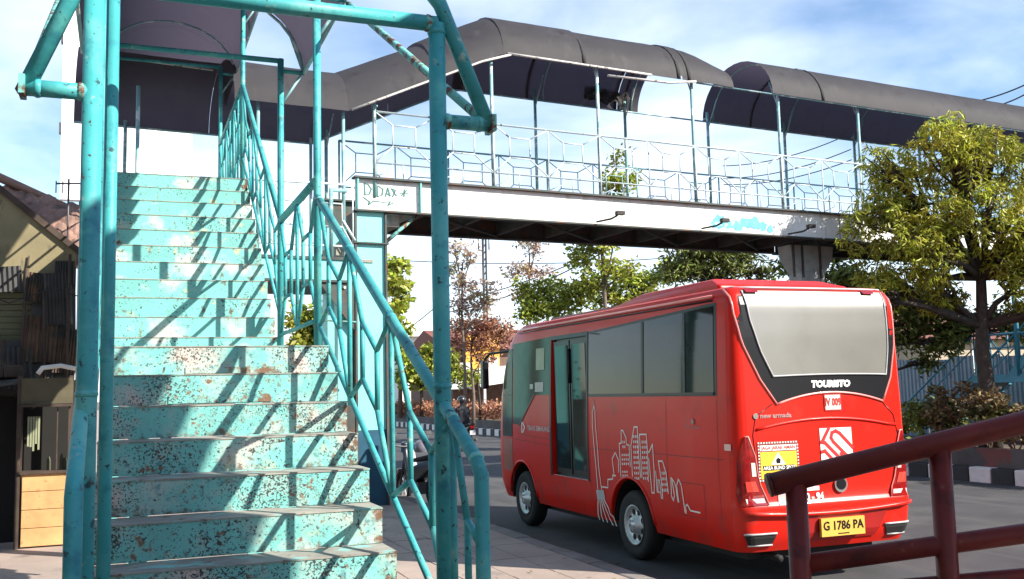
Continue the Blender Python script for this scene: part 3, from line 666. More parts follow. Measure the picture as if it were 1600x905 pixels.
# cab: window, lower quarter glass and the driver's door
cab = bp('cab_window', spatch(4.42, 5.80, 1.855, lambda l: 2.64 - .02 * (l - 4.4), .005), m_glass2)
bp('cab_window', spatch(5.83, 6.22, 1.25, lambda l: 2.52, .006), m_glass2)
bp('quarter_glass', patch(lambda l, t: sideL(l, 1.855 - t * max(0, min(.42, (l - 4.98) * .75)), .005), np.linspace(5.0, 5.80, 8), np.linspace(0, 1, 5)), m_glass2)
mbx = MB(); stroke(mbx, [(4.98, 1.855), (5.55, 1.42)], .03, lambda a, b: sideL(a, b, .009)); bp('trim_line', mbx, m_black)
mbx = MB(); stroke(mbx, [(5.815, 2.6), (5.815, .62)], .02, lambda a, b: sideL(a, b, .010))
for a, b in zip(np.linspace(5.83, 6.2, 6)[:-1], np.linspace(5.83, 6.2, 6)[1:]): stroke(mbx, [(a, 2.53), (b, 2.53)], .025, lambda p, q: sideL(p, q, .010)); stroke(mbx, [(a, 1.86), (b, 1.86)], .02, lambda p, q: sideL(p, q, .010))
bp('panel_gap', mbx, m_black)
bp('cab_panel', patch(lambda l, z: sideL(l, z, .0035), np.linspace(5.84, 6.2, 6), np.linspace(.75, 1.22, 5)), M('dusty_red', (.33, .10, .07), .4, var=.3, scale=2))
# paper notices behind the cab glass
for (l0, l1, z0, z1) in ((4.63, 4.93, 1.90, 2.03), (5.0, 5.12, 1.94, 2.01), (4.6, 4.9, 2.2, 2.5)):
    bp('notice', spatch(l0, l1, z0, lambda l, q=z1: q, .010), M('paper', (.36, .42, .30), .6) if z0 > 2.1 else M('paper2', (.50, .52, .46), .6))
# folding door in its recess
dr = bpy.data.objects.new('door', None); link(dr, bus, False)
MB().b2((-.955, 3.275, .805), (-.947, 4.375, 2.595)).build('backing', m_black, dr, False)
for (a, b) in ((3.30, 3.80), (3.84, 4.33)):
    lf = MB().b2((-.985, a, .83), (-.956, b, 2.56)).build('door_leaf', m_black, dr, False)
    MB().b2((-.991, a + .045, .90), (-.986, b - .045, 2.50)).build('door_pane', m_doorglass, dr, False)
MB().b2((-1.02, 3.26, .775), (-.90, 4.39, .803)).build('sill', m_rimm, dr, False)
pipe('grab_bar', [(-1.0, 3.82, 2.0), (-1.0, 3.82, 2.45)], .014, m_black, dr, 6, False)
for (a, b, z0, z1) in ((3.235, 3.272, .79, 2.64), (4.375, 4.425, .79, 2.64)):
    bp('door_frame', patch(lambda l, z: sideL(l, z, .008), [a, b], np.linspace(z0, z1, 10)), m_black)
bp('door_frame', patch(lambda l, z: sideL(l, z, .008), np.linspace(3.235, 4.425, 6), [2.59, 2.64]), m_black)
# roof rails, drip moulding, air-conditioner housing
pipe('drip_rail', [sideL(l, 2.80, .012) for l in np.linspace(.4, 5.5, 8)], .016, m_redtrim, bus, 6, False)
pipe('drip_rail', [sideL(l, 2.76, .006) for l in np.linspace(.4, 5.6, 8)], .010, m_black, bus, 6, False)
for x in (-.62, -.3, .3, .62): pipe('roof_rail', [(x, .8, 2.935), (x, 5.2, 2.935)], .018, M('roof_rib', (.22, .10, .09), .5), bus, 6, False)
ac = MB(); hs = [(.55, .50, 2.90), (.62, .62, 3.03), (.45, .75, 3.05)]
P0 = [(-.80, .55), (.80, .55), (.80, 3.1), (-.80, 3.1)]; P1 = [(-.68, .85), (.68, .85), (.68, 2.35), (-.68, 2.35)]
ac.v = [(x, y, 2.88) for x, y in P0] + [(x, y, 2.94) for x, y in P0[:2]] + [(.76, 2.9, 2.93), (-.76, 2.9, 2.93)] + [(x, y, 3.03) for x, y in P1]
ac.f = [(0, 1, 5, 4), (1, 2, 6, 5), (2, 3, 7, 6), (3, 0, 4, 7), (4, 5, 9, 8), (5, 6, 10, 9), (6, 7, 11, 10), (7, 4, 8, 11), (8, 9, 10, 11)]; ac.mi = [0] * 9
bevel(bp('roof_unit', ac, m_red), .03, 3)
# rear: black glass surround, mirror-film pane, white-edged outline
def bl(x): return 1.735 + .105 * max(0, 1 - (abs(x - .04) / .62) ** 2) if abs(x) < .66 else None
xl_, xr_ = [], []
zz = np.linspace(0, 1, 15)
def lft(z): return float(np.interp(z, [1.735, 1.97, 2.33, 2.6, 2.84], [-.55, -.72, -.90, -.95, -.96]))
def zbot(s): x = -.60 + 1.33 * s; return 1.735 + .095 * (1 - (2 * s - 1) ** 2)
def surr(s, t, e):
    z0 = 1.735 + .10 * (1 - abs(2 * s - 1) ** 2); z = z0 + (2.85 - z0) * t
    zz_ = 1.735 + (2.85 - 1.735) * t; L_ = lft(zz_); R_ = float(np.interp(zz_, [1.735, 1.97, 2.3, 2.7, 2.84], [.72, .84, .92, .965, .965]))
    return rear(L_ + (R_ - L_) * s, z, e)
bp('window_surround', patch(lambda s, t: surr(s, t, .004), np.linspace(0, 1, 25), np.linspace(0, 1, 15)), m_black)
for edge in ([surr(0, t, .006) for t in np.linspace(0, 1, 15)], [surr(1, t, .006) for t in np.linspace(0, 1, 15)], [surr(s, 0, .006) for s in np.linspace(0, 1, 25)]):
    pipe('edge_line', edge, .011, m_redtrim, bus, 6, False)
def pane(s, t, e=.010):
    z = 2.0 + (2.835 - 2.0) * t + .012 * (1 - (2 * s - 1) ** 2) * (1 - t); L_ = float(np.interp(z, [1.99, 2.25, 2.55, 2.84], [-.57, -.70, -.79, -.83])); R_ = float(np.interp(z, [1.99, 2.25, 2.55, 2.84], [.78, .83, .85, .85]))
    return rear(L_ + (R_ - L_) * s, z, e)
rw = bp('rear_window', patch(pane, np.linspace(0, 1, 21), np.linspace(0, 1, 15)), m_film, smooth=True)
pipe('seal', [pane(0, t, .012) for t in np.linspace(1, 0, 12)] + [pane(s, 0, .012) for s in np.linspace(.05, 1, 12)] + [pane(1, t, .012) for t in np.linspace(.08, 1, 12)], .008, m_greyp, bus, 6, False)
for x in (-.80, .60): bp('marker_lamp', MB().grid(lambda a, b: rear(x + .14 * a, 2.815 + .045 * b, .03), [0, 1], [0, 1]), m_lamp)
pipe('roof_edge', [rear(x, 2.868, .01) for x in np.linspace(-.9, .9, 9)], .012, m_greyp, bus, 6, False)
# tailgate seam, ridge and bumper
def zridge(x): return 1.50 + .085 * max(0, 1 - (x / .8) ** 2)
pipe('tailgate_ridge', [rear(x, zridge(x), .002) for x in np.linspace(-.80, .86, 17)], .014, m_red, bus, 8, False)
pipe('seam', [rear(-.60, 1.74, .001), rear(-.80, 1.62, .001), rear(-.84, 1.45, .001), rear(-.82, 1.2, .001), rear(-.78, .85, .001)], .005, m_black, bus, 5, False)
pipe('seam', [rear(.70, 1.74, .001), rear(.84, 1.6, .001), rear(.88, 1.4, .001), rear(.86, 1.1, .001), rear(.80, .85, .001)], .005, m_black, bus, 5, False)
pipe('bumper_line', [rear(x, .735 - .045 * (1 - (x / 1.0) ** 2), .022) for x in np.linspace(-.98, .98, 17)], .022, m_red, bus, 8, False)
def trap(x0, x1, x2, x3, z0, z1, e): return MB().grid(lambda u, v: rear((x0 + (x1 - x0) * u) * v + (x2 + (x3 - x2) * u) * (1 - v), z0 + (z1 - z0) * v, e), np.linspace(0, 1, 9), np.linspace(0, 1, 7))
bp('plate_recess', trap(-.52, .66, -.44, .52, .43, .675, .012), M('recess_red', (.34, .010, .008), .4))
for x in (-.80, .80):
    bp('fog_recess', trap(x - .17, x + .16, x - .12, x + .13, .43, .53, .010), m_under)
    pipe('fog_trim', [rear(x + d_, .535, .014) for d_ in (-.17, -.1, 0, .1, .16)], .010, m_greyp, bus, 6, False)
    pipe('fog_trim', [rear(x + d_, .425, .014) for d_ in (-.12, 0, .13)], .008, m_greyp, bus, 6, False)
pp = MB().poly([(-.17, -.045, .47), (.34, -.045, .47), (.34, -.045, .64), (-.17, -.045, .64)], (0, .03, 0)); plo = bp('number_plate', pp, m_plate)
def letter(name, txt, cx, cz, size, mat, parent=bus, bold=0.0, sx=1.0, y=None, e=.012, face='rear', slant=0.0):
    V_, F_ = text_geo(txt, size, bold, sx)
    if face == 'rear': P = [(cx + a + b * slant, y - e, cz + b) if y is not None else rear(cx + a + b * slant, cz + b, e) for a, b in V_]
    else: P = [sideL(cx - a, cz + b, e) for a, b in V_]
    return MB().add(P, F_).build(name, mat, parent, False)
letter('lettering', 'G 1786 PA', .085, .565, .115, m_black, plo, .003, .92, -.045, .003)
MB().b2((.02, -.0475, .487), (.15, -.0460, .497)).build('print_line', m_black, plo, False)
letter('lettering', 'TOURISTO', .09, 1.915, .085, m_white, bus, .006, 1.12, slant=.15)
q = MB(); q.grid(lambda a, b: rear(-.005 + .205 * a, 1.655 + .165 * b, .008), np.linspace(0, 1, 4), np.linspace(0, 1, 3)); bp('route_sticker', q, M('sticker_red', (.42, .02, .015), .5))
q = MB(); q.grid(lambda a, b: rear(.007 + .181 * a, 1.667 + .141 * b, .009), np.linspace(0, 1, 4), np.linspace(0, 1, 3)); bp('route_sticker', q, M('sticker_cream', (.74, .66, .58), .5))
letter('lettering', 'IV 009', .098, 1.737, .105, M('sticker_red', (.42, .02, .015), .5), bus, .004, .70, e=.0125)
letter('lettering', 'new armada', -.575, 1.628, .062, M('badge', (.45, .30, .29), .3, metal=.5), bus, .002, 1.15, e=.008)
q = MB(); q.tube([rear(-.80, 1.628, .001), rear(-.80, 1.628, .012)], .028, 14); bp('badge', q, m_chrome)
# blind-spot warning sticker
def sq(n, x0, x1, z0, z1, e, mat): q = MB(); q.grid(lambda a, b: rear(x0 + (x1 - x0) * a, z0 + (z1 - z0) * b, e), np.linspace(0, 1, 6), np.linspace(0, 1, 5)); return bp(n, q, mat)
sq('warning_sticker', -.80, -.345, 1.015, 1.385, .0065, M('sticker_dark', (.20, .03, .02), .5))
for i in range(15):
    for z in (1.368, 1.018): sq('border_tick', -.795 + i * .0302, -.781 + i * .0302, z, z + .014, .0085, m_white)
for i in range(11):
    for x in (-.797, -.361): sq('border_tick', x, x + .014, 1.045 + i * .0295, 1.058 + i * .0295, .0085, m_white)
sq('warning_panel', -.775, -.37, 1.30, 1.352, .0085, m_white); sq('warning_panel', -.775, -.37, 1.04, 1.29, .0085, m_yellow)
sq('warning_panel', -.755, -.39, 1.115, 1.162, .0095, m_black)
letter('lettering', 'JAGA JARAK AMAN', -.572, 1.326, .046, M('sticker_text', (.5, .03, .02), .5), bus, .001, .95, e=.0105)
letter('lettering', 'AREA BLIND SPOT', -.572, 1.138, .046, m_white, bus, .001, .95, e=.0125)
sq('print_line', -.72, -.43, 1.088, 1.098, .0105, m_black); sq('print_line', -.70, -.45, 1.064, 1.072, .0105, m_black)
q = MB(); q.add([rear(-.66, 1.168, .0095), rear(-.50, 1.168, .0095), rear(-.58, 1.285, .0095)], [(0, 1, 2)]); bp('warning_triangle', q, m_white)
q = MB(); q.add([rear(-.60, 1.18, .0115), rear(-.56, 1.18, .0115), rear(-.555, 1.215, .0115), rear(-.58, 1.235, .0115), rear(-.605, 1.215, .0115)], [(0, 1, 2, 3, 4)]); bp('pictogram', q, m_black)
# striped emblem on the tailgate
sq('emblem', -.085, .295, 1.10, 1.49, .0065, m_white)
q = MB(); em2 = lambda x, z: rear(-.085 + .38 * x, 1.49 - .39 * z, .0095)
for P in ([(1.0, .50), (.62, .14), (.50, .08), (.38, .12), (.34, .24), (.40, .34), (.80, .70), (.84, .80), (.84, 1.0)], [(.04, .34), (.14, .36), (.56, .74), (.64, .76), (.66, .70), (.62, .64)], [(.03, .58), (.12, .56), (.50, .92)], [(.05, .34), (.28, .02)]):
    stroke(q, P, .09, em2)
bp('emblem_stripe', q, M('emblem_red', (.50, .02, .02), .4))
hd = bp('tailgate_handle', MB().tube([rear(.12, .945, .0), rear(.12, .945, .022)], .075, 18), m_chrome); hd.scale = (1, 1, 1)
bp('tailgate_handle', MB().tube([rear(.12, .95, .02), rear(.12, .95, .028)], .055, 18), m_black)
letter('lettering', '1000 - 94', -.25, .845, .095, m_white, bus, .004, .9, e=.008)
sq('print_line', -.40, -.13, .905, .945, .008, m_white)
q = sq('hotline_sticker', -.60, -.48, .79, .93, .006, M('sticker_pale', (.62, .40, .38), .5))
# tail lamps wrap round the corners
for sg in (-1, 1):
    def lampf(s, t, e=.012, sg=sg):
        z = .80 + .64 * t; inner = float(np.interp(t, [0, .12, .35, .7, 1], [.72, .74, .81, .83, .90])); outer = float(np.interp(t, [0, .15, .7, 1], [.995, 1.012, 1.0, .935]))
        return rear(sg * (inner + (outer - inner) * s), z, e)
    lp = bp('tail_lamp', patch(lampf, np.linspace(0, 1, 8), np.linspace(0, 1, 12)), m_lamp, smooth=True)
    bp('lamp_lens', patch(lambda s, t: lampf(.1 + .25 * s, .42 + .2 * t, .017), [0, 1], [0, 1]), m_lampc, lp)
    bp('lamp_lens', patch(lambda s, t: lampf(.1 + .7 * s, .03 + .07 * t, .017), [0, .5, 1], [0, 1]), m_lampc, lp)
    bp('lamp_lens', patch(lambda s, t: lampf(.2 + .5 * s, .2 + .15 * t, .017), [0, .5, 1], [0, 1]), M('lamp_bright', (.75, .06, .04), .15, coat=1), lp)
    pipe('lamp_rim', [lampf(0, t, .012) for t in np.linspace(0, 1, 8)] + [lampf(s, 1, .012) for s in (.3, .6, 1)] , .007, m_redtrim, lp, 6, False)
# side art: tower, skyline
A_ = lambda x, y: None
art = MB()
def pxside(x, y):       # image crop pixels (870 x 905) on the body side
    l = 4.19 - .00467 * x - .00000033 * x * x; z = 1.955 - .00212 * y
    return l, z
import_pts = []
AL = np.array([[72, 3.10], [208, 2.60], [380, 1.93], [462, 1.62], [550, 1.33], [640, 1.05], [750, .72]])
def am(x, y):  # traced image crop pixels to bus side, height scaled by camera depth
    l = float(np.interp(x, AL[:, 0], AL[:, 1]))
    sc = 1547 / ((5.36 * .367 + (7.91 + l) * .93) * 1.0)
    z = 1.84 - (y - 62) / 3.48 / sc
    return l, z
def ap(l, z): return sideL(l, z, .0055)
LINES = [[(78, 90), (85, 115), (72, 150), (72, 220), (80, 330), (90, 440), (95, 560)], [(78, 90), (92, 140), (95, 220), (105, 330), (110, 440), (122, 560)],
 [(125, 548), (170, 553), (172, 510), (208, 508), (208, 488), (228, 490)], [(218, 490), (210, 400), (232, 367), (250, 405), (250, 470)],
 [(262, 495), (260, 320), (272, 318), (275, 250), (285, 250), (305, 290), (305, 325), (322, 330), (325, 440)], [(335, 495), (333, 330), (355, 232), (375, 232), (378, 390), (384, 500)],
 [(392, 500), (387, 272), (428, 272), (432, 360), (440, 370)], [(432, 370), (430, 520)], [(440, 370), (463, 325), (468, 480), (460, 583), (447, 582), (438, 400)],
 [(485, 580), (490, 515), (500, 515), (505, 610), (515, 612), (512, 520), (498, 415), (525, 415), (545, 480), (552, 585)], [(478, 470), (480, 575), (494, 580)],
 [(575, 505), (572, 600), (583, 625), (592, 600), (580, 505), (598, 530), (605, 560)], [(605, 560), (612, 630), (618, 632), (610, 545), (625, 510), (640, 545), (655, 688), (662, 690), (660, 655), (672, 645), (690, 678), (750, 690)],
 [(92, 620), (85, 640), (65, 690), (70, 720)], [(105, 620), (100, 680), (95, 700), (100, 730)], [(115, 620), (122, 680), (130, 735)], [(125, 620), (145, 680), (150, 710), (168, 750)], [(135, 615), (160, 660), (165, 690), (185, 710), (193, 755)]]
for i, P in enumerate(LINES): stroke(art, [am(*p) for p in P], .016 if i < 13 else .022, ap)
for (x0, x1, y0, y1, nx, ny) in ((270, 320, 370, 440, 4, 3), (278, 300, 300, 350, 2, 2), (345, 378, 270, 520, 3, 9), (397, 430, 300, 520, 3, 8), (514, 550, 465, 585, 4, 4), (270, 310, 460, 500, 3, 2)):
    for i in range(nx):
        for j in range(ny):
            x = x0 + (x1 - x0) * (i + .2) / nx; y = y0 + (y1 - y0) * (j + .2) / ny
            a = am(x, y); b = am(x + (x1 - x0) / nx * .55, y + (y1 - y0) / ny * .55)
            art.add([ap(a[0], a[1]), ap(b[0], a[1]), ap(b[0], b[1]), ap(a[0], b[1])], [(0, 1, 2, 3)])
bp('skyline_drawing', art, m_side)
a = MB(); P = [am(*p) for p in ((82, 565), (137, 565), (146, 616), (88, 616))]; a.add([sideL(*p, .0065) for p in P], [(0, 1, 2, 3)]); bp('skyline_drawing', a, m_greyp)
letter('lettering', 'TRANS SEMARANG', 4.83, 1.39, .095, M('side_letter', (.55, .42, .40), .5), bus, .002, .98, face='side', e=.006)
q = MB(); stroke(q, [(5.40, 1.46), (5.33, 1.40), (5.40, 1.33)], .03, lambda a, b: sideL(a, b, .006)); stroke(q, [(5.44, 1.46), (5.44, 1.33)], .03, lambda a, b: sideL(a, b, .006)); bp('side_emblem', q, m_side)
letter('lettering', 'new armada', .78, 1.515, .05, M('side_badge', (.30, .16, .15), .4), bus, .0, 1.1, face='side', e=.006)
q = MB(); q.tube([sideL(.78, 1.57, .0), sideL(.78, 1.57, .012)], .03, 12); bp('badge', q, M('side_badge', (.3, .16, .15), .4))
bp('side_marker', MB().grid(lambda a, b: sideL(.12 + .09 * a, 1.31 + .06 * b, .014), [0, 1], [0, 1]), m_lampc)
mbx = MB(); stroke(mbx, [(.25, 1.22), (3.2, 1.20)], .006, lambda a, b: sideL(a, b, .003)); stroke(mbx, [(4.45, 1.18), (5.78, 1.22)], .006, lambda a, b: sideL(a, b, .003)); stroke(mbx, [(4.45, 1.26), (5.6, 1.30)], .006, lambda a, b: sideL(a, b, .003))
for l in (.34, 1.32, 3.20):
    for za, zb in zip(np.linspace(.55, 1.78, 7)[:-1], np.linspace(.55, 1.78, 7)[1:]):
        if not (abs(l - 2.19) < .55 and za < .95): stroke(mbx, [(l, za), (l, zb)], .005, lambda a, b: sideL(a, b, .003))
stroke(mbx, [(.62, .95), (1.12, .95), (1.12, .62), (.62, .62), (.62, .95)], .006, lambda a, b: sideL(a, b, .003))
bp('panel_gap', mbx, M('gap', (.12, .008, .008), .5))
# wheels, arches, underside, mirror
def wheel(x, y, sg):
    wo_ = bpy.data.objects.new('wheel', None); link(wo_, bus, False); wo_.location = (x, y, .385)
    pr_ = [(0.0, .21), (.0, .24), (-.015, .30), (-.01, .355), (.03, .385), (.16, .385), (.20, .36), (.21, .28), (.21, .2)]
    def rev(P, n=28):
        mb = MB(); V_ = [(sg * a, r * math.cos(2 * PI * k / n), r * math.sin(2 * PI * k / n)) for a, r in P for k in range(n)]
        F_ = [(i * n + k, i * n + (k + 1) % n, (i + 1) * n + (k + 1) % n, (i + 1) * n + k) for i in range(len(P) - 1) for k in range(n)]
        return mb.add(V_, F_)
    rev(pr_).build('tyre', m_rubber, wo_, False, smooth=True)
    rm = rev([(.0, .215), (-.012, .225), (.0, .205), (.03, .19), (.03, .10), (-.03, .085), (-.035, .0)]).build('rim', m_rimm, wo_, False, smooth=True)
    for k in range(8):
        an = 2 * PI * (k + .5) / 8; cy, cz = .15 * math.cos(an), .15 * math.sin(an)
        MB().tube([(sg * .028, cy, cz), (sg * .024, cy, cz)], .034, 10).build('rim_hole', m_under, rm, False)
    for k in range(6):
        an = 2 * PI * k / 6; MB().tube([(sg * -.03, .055 * math.cos(an), .055 * math.sin(an)), (sg * -.045, .055 * math.cos(an), .055 * math.sin(an))], .012, 6).build('lug_nut', m_greyp, rm, False)
for y in (2.19, 5.48):
    for x, sg in ((-.985, 1), (.985, -1)): wheel(x, y, sg)
    pipe('wheel_arch', [sideL(y + .515 * math.cos(t), .40 + .515 * math.sin(t), -.002) for t in np.linspace(PI * .97, PI * .03, 22)], .02, m_red, bus, 6, False)
    bp('wheel_well', MB().b2((-.96, y - .49, .88), (.96, y + .49, .895)), m_under); bp('wheel_well', MB().b2((-.63, y - .49, .36), (.63, y + .49, .89)), m_under)
    for s_ in (-1, 1):
        q = MB(); n = 20; V_ = [(s_ * xx, y + .495 * math.cos(t), .40 + .495 * math.sin(t)) for xx in (.62, .985) for t in np.linspace(-.05, PI + .05, n)]
        q.add(V_, [(k, k + 1, n + k + 1, n + k) for k in range(n - 1)]); bp('wheel_well', q, m_under)
bp('chassis', MB().b2((-.75, .35, .25), (.75, 6.0, .355)), m_under)
pipe('exhaust', [(-.55, .6, .30), (-.55, .1, .28)], .035, m_under, bus, 10, False)
bp('tow_hook', MB().tube([(-.86, 5.98, .42), (-.86, 6.2, .36), (-.80, 6.3, .38)], .025, 8), m_under)
mi_ = MB().tube([sideL(6.05, 2.52, -.02), (-1.12, 6.5, 2.50), (-1.16, 6.62, 2.42)], .02, 8).build('mirror', m_black, bus, False)
bevel(MB().box((-1.16, 6.64, 2.18), (.10, .16, .44)).build('mirror_head', m_black, mi_, False), .03, 3)
tag(MB().box((.5, .0, 0), (.01, .01, .01)).build('seam', m_black, bus, False)) if False else None

# ------------------------------------------------------------------ maroon ramp railing in front
rr = thing('ramp_railing', 'maroon painted pipe railing of a ramp, in front of the red bus', 'railing', (2.9, 3.4, .12))
RA, RB = Vector((2.62, 3.64, 1.49)), Vector((3.66, 3.22, 1.735))
dv = (RB - RA)
def onr(t, z=None): q = RA + dv * t; return Vector((q.x, q.y, q.z if z is None else z))
pipe('top_rail', [RA - dv * .0, RA + dv * 1.9], .05, m_redrail, rr, 16)
MB().tube([RA - dv * .005, RA - dv * .012], .052, 16).build('end_cap', m_redrail, rr, smooth=True)
MA, MBv = Vector((2.70, 3.62, 1.145)), Vector((3.66, 3.235, 1.262))
pipe('mid_rail', [MA, MA + (MBv - MA) * 1.9], .043, m_redrail, rr, 14)
pipe('low_rail', [Vector((2.74, 3.61, .80)) , Vector((2.74, 3.61, .80)) + (MBv - MA) * 1.9 + Vector((0, 0, -.02))], .04, m_redrail, rr, 14)
pipe('low_rail', [Vector((2.80, 3.585, 1.02)), Vector((3.72, 3.21, 1.085)), Vector((4.5, 2.9, 1.14))], .036, m_redrail, rr, 14)
for t in (.095, .655, 1.2, 1.75): q = onr(t); pipe('post', [(q.x, q.y, .1), (q.x, q.y, q.z - .01)], .046, m_redrail, rr, 16)
# inferred bus stop roof behind the viewer, outline shaped to shade steps and rail
sh = thing('shade_shelter', 'inferred bus stop roof slab on steel posts, unseen, shaped to shade the steps and railing', 'shelter', (5.0, .5, .12))
MB().poly([(9, -.1, 5.2), (6.0, -.1, 5.2), (5.2, .9, 5.2), (3.6, 3.5, 5.2), (3.2, 3.5, 5.2), (2.6, 1.7, 5.2), (2.6, -.7, 5.2), (3.2, -12, 5.2), (9, -12, 5.2)], (0, 0, .12)).build('roof_slab', m_shel, sh)  # stretched sideways to darken the rail, backward to block sky light
MB().b2((4.4, -11.5, .9), (4.5, -1.5, 3.4)).build('side_wall', m_tin, sh); MB().b2((4.5, -11.6, .1), (8.6, -1.2, .9)).build('platform', m_kerb, sh)  # wall added to cut sky light from behind
for (x, y) in ((4.3, -1.2), (4.3, .8), (4.3, -6), (4.3, -11)): pipe('post', [(x, y, .1), (x, y, 5.2)], .06, m_shel, sh, 10)

# ------------------------------------------------------------------ trees and shrubs
def leaves(twigs, nper, ln, wd, droop, spread, seed=1):
    """twigs (k,3); each carries a rosette of nper folded leaves"""
    g = np.random.default_rng(seed); k = len(twigs); n = k * nper
    base = np.repeat(np.asarray(twigs), nper, 0) + g.normal(0, spread, (n, 3))
    d = g.normal(0, 1, (n, 3)); d[:, 2] = d[:, 2] * .6 - droop; d /= np.linalg.norm(d, axis=1)[:, None]
    s = np.cross(d, g.normal(0, 1, (n, 3))); s /= np.linalg.norm(s, axis=1)[:, None] + 1e-9
    l_ = (ln * g.uniform(.6, 1.25, n))[:, None]; w_ = (wd * g.uniform(.7, 1.2, n))[:, None]
    nn = np.cross(d, s)
    p0 = base; p1 = base + d * l_ * .5 + s * w_ + nn * w_ * .35; p2 = base + d * l_ + nn * (-.15) * l_; p3 = base + d * l_ * .5 - s * w_ + nn * w_ * .35
    V = np.stack([p0, p1, p2, p3], 1).reshape(-1, 3)
    F = np.stack([np.arange(n) * 4, np.arange(n) * 4 + 1, np.arange(n) * 4 + 2, np.arange(n) * 4, np.arange(n) * 4 + 2, np.arange(n) * 4 + 3], 1).reshape(-1, 3)
    return V, F
def np_mesh(name, V, F, mat, parent=None, kind=None):
    me = bpy.data.meshes.new(name); me.vertices.add(len(V)); me.vertices.foreach_set('co', np.asarray(V, dtype=np.float32).ravel())
    nf = len(F); me.loops.add(nf * 3); me.loops.foreach_set('vertex_index', np.asarray(F, dtype=np.int32).ravel())
    me.polygons.add(nf); me.polygons.foreach_set('loop_start', np.arange(nf, dtype=np.int32) * 3)
    try: me.polygons.foreach_set('loop_total', np.full(nf, 3, dtype=np.int32))
    except Exception: pass
    me.materials.append(mat); me.update(calc_edges=True); me.validate()
    o = bpy.data.objects.new(name, me); link(o, parent)
    if kind: o['kind'] = kind
    return o
def blob_pts(blobs, k, seed, shell=.55):
    g = np.random.default_rng(seed); vol = np.array([b[3] * b[4] * b[5] for b in blobs]) ** .8; vol /= vol.sum(); out = []
    cnt = np.maximum(3, (vol * k).astype(int))
    for b, c in zip(blobs, cnt):
        d = g.normal(0, 1, (c, 3)); d /= np.linalg.norm(d, axis=1)[:, None]
        r = g.uniform(shell ** 3, 1, c) ** (1 / 3) * g.uniform(.8, 1.08, c)
        out.append(np.array(b[:3]) + d * r[:, None] * np.array(b[3:6]))
    return out
def tree(name, label, base, trunk, blobs, k, nper, ln, wd, droop, spread, leaf, bark, rt_, seed, group=None, cat='tree', shell=.5, limbs=True):
    t = thing(name, label, cat, base, 0, group)
    pts = [Vector(base)] + [Vector(p) for p in trunk]; n = len(pts)
    mb = MB(); mb.tube(pts, [rt_ * (1 - .55 * i / max(1, n - 1)) * (1.25 if i == 0 else 1) for i in range(n)], 10)
    tw = blob_pts(blobs, k, seed, shell)
    if limbs:
        rnd = random.Random(seed)
        for b, tp in zip(blobs, tw):
            c = Vector(b[:3]); j = min(range(n), key=lambda q: (pts[q] - c).length + (0 if q else 99)); s = pts[max(1, j - 1)].lerp(pts[j], .6) if j else pts[0]
            mid = s.lerp(c, .5) + Vector((rnd.uniform(-.1, .1), rnd.uniform(-.1, .1), rnd.uniform(-.05, .15)))
            mb.tube([s, mid, c], [rt_ * .42, rt_ * .3, rt_ * .16], 7)
            for q in range(0, len(tp), max(1, len(tp) // 9)):
                e = Vector(tp[q]); mb.tube([mid.lerp(c, rnd.uniform(.2, 1)), mid.lerp(e, .6) + Vector((0, 0, .05)), e], [rt_ * .17, rt_ * .11, rt_ * .05], 5)
    mb.build('trunk', bark, t, smooth=True)
    V, F = leaves(np.concatenate(tw), nper, ln, wd, droop, spread, seed)
    np_mesh('crown', V, F, leaf, t)
    return t
# the large mango-like tree in the planter at the right
bt = (16.1, 15.07, .55)
rnd = random.Random(5); blobs = []
crown = [(-2.1, .0, 4.1, 1.0), (-1.5, .3, 5.0, 1.0), (-.8, -.2, 5.6, 1.0), (.1, .1, 5.55, .85), (.9, -.2, 5.1, .9), (1.6, 0, 4.8, 1.0), (2.3, .1, 4.2, 1.0), (-1.4, -.5, 3.6, .9), (-.3, -.5, 4.3, 1.1), (.9, -.4, 3.8, 1.0), (2.0, -.3, 3.2, 1.0), (-2.2, -.1, 2.9, .75), (-1.0, .2, 2.8, .65), (.5, -.2, 2.9, .7), (1.4, -.3, 2.6, .65), (2.8, .2, 3.4, 1.0), (2.5, -.2, 2.6, .8), (3.1, 0, 4.6, .9)]
# offsets run along the view's left-right at the tree
for (u, v, z, r) in crown:
    x = bt[0] + u * .90 + v * .4; y = bt[1] - u * .42 + v * .9 - .35
    blobs.append((x, y, z + .9, r * .9, r * .84, r * .76))
    for q in range(2): blobs.append((x + rnd.uniform(-.7, .7) * r, y + rnd.uniform(-.5, .5) * r, z + .9 + rnd.uniform(-.5, .6) * r, r * .42, r * .42, r * .4))
tree('mango_tree', 'big leafy tree with drooping yellow-green leaves in the planter right of the bus', bt, [(16.13, 15.07, 1.6), (16.06, 15.07, 2.5), (16.0, 14.95, 3.3), (15.95, 14.85, 4.4)], blobs, 2500, 14, .165, .019, .95, .05, m_leafM, m_bark, .19, 11, None, shell=.45)
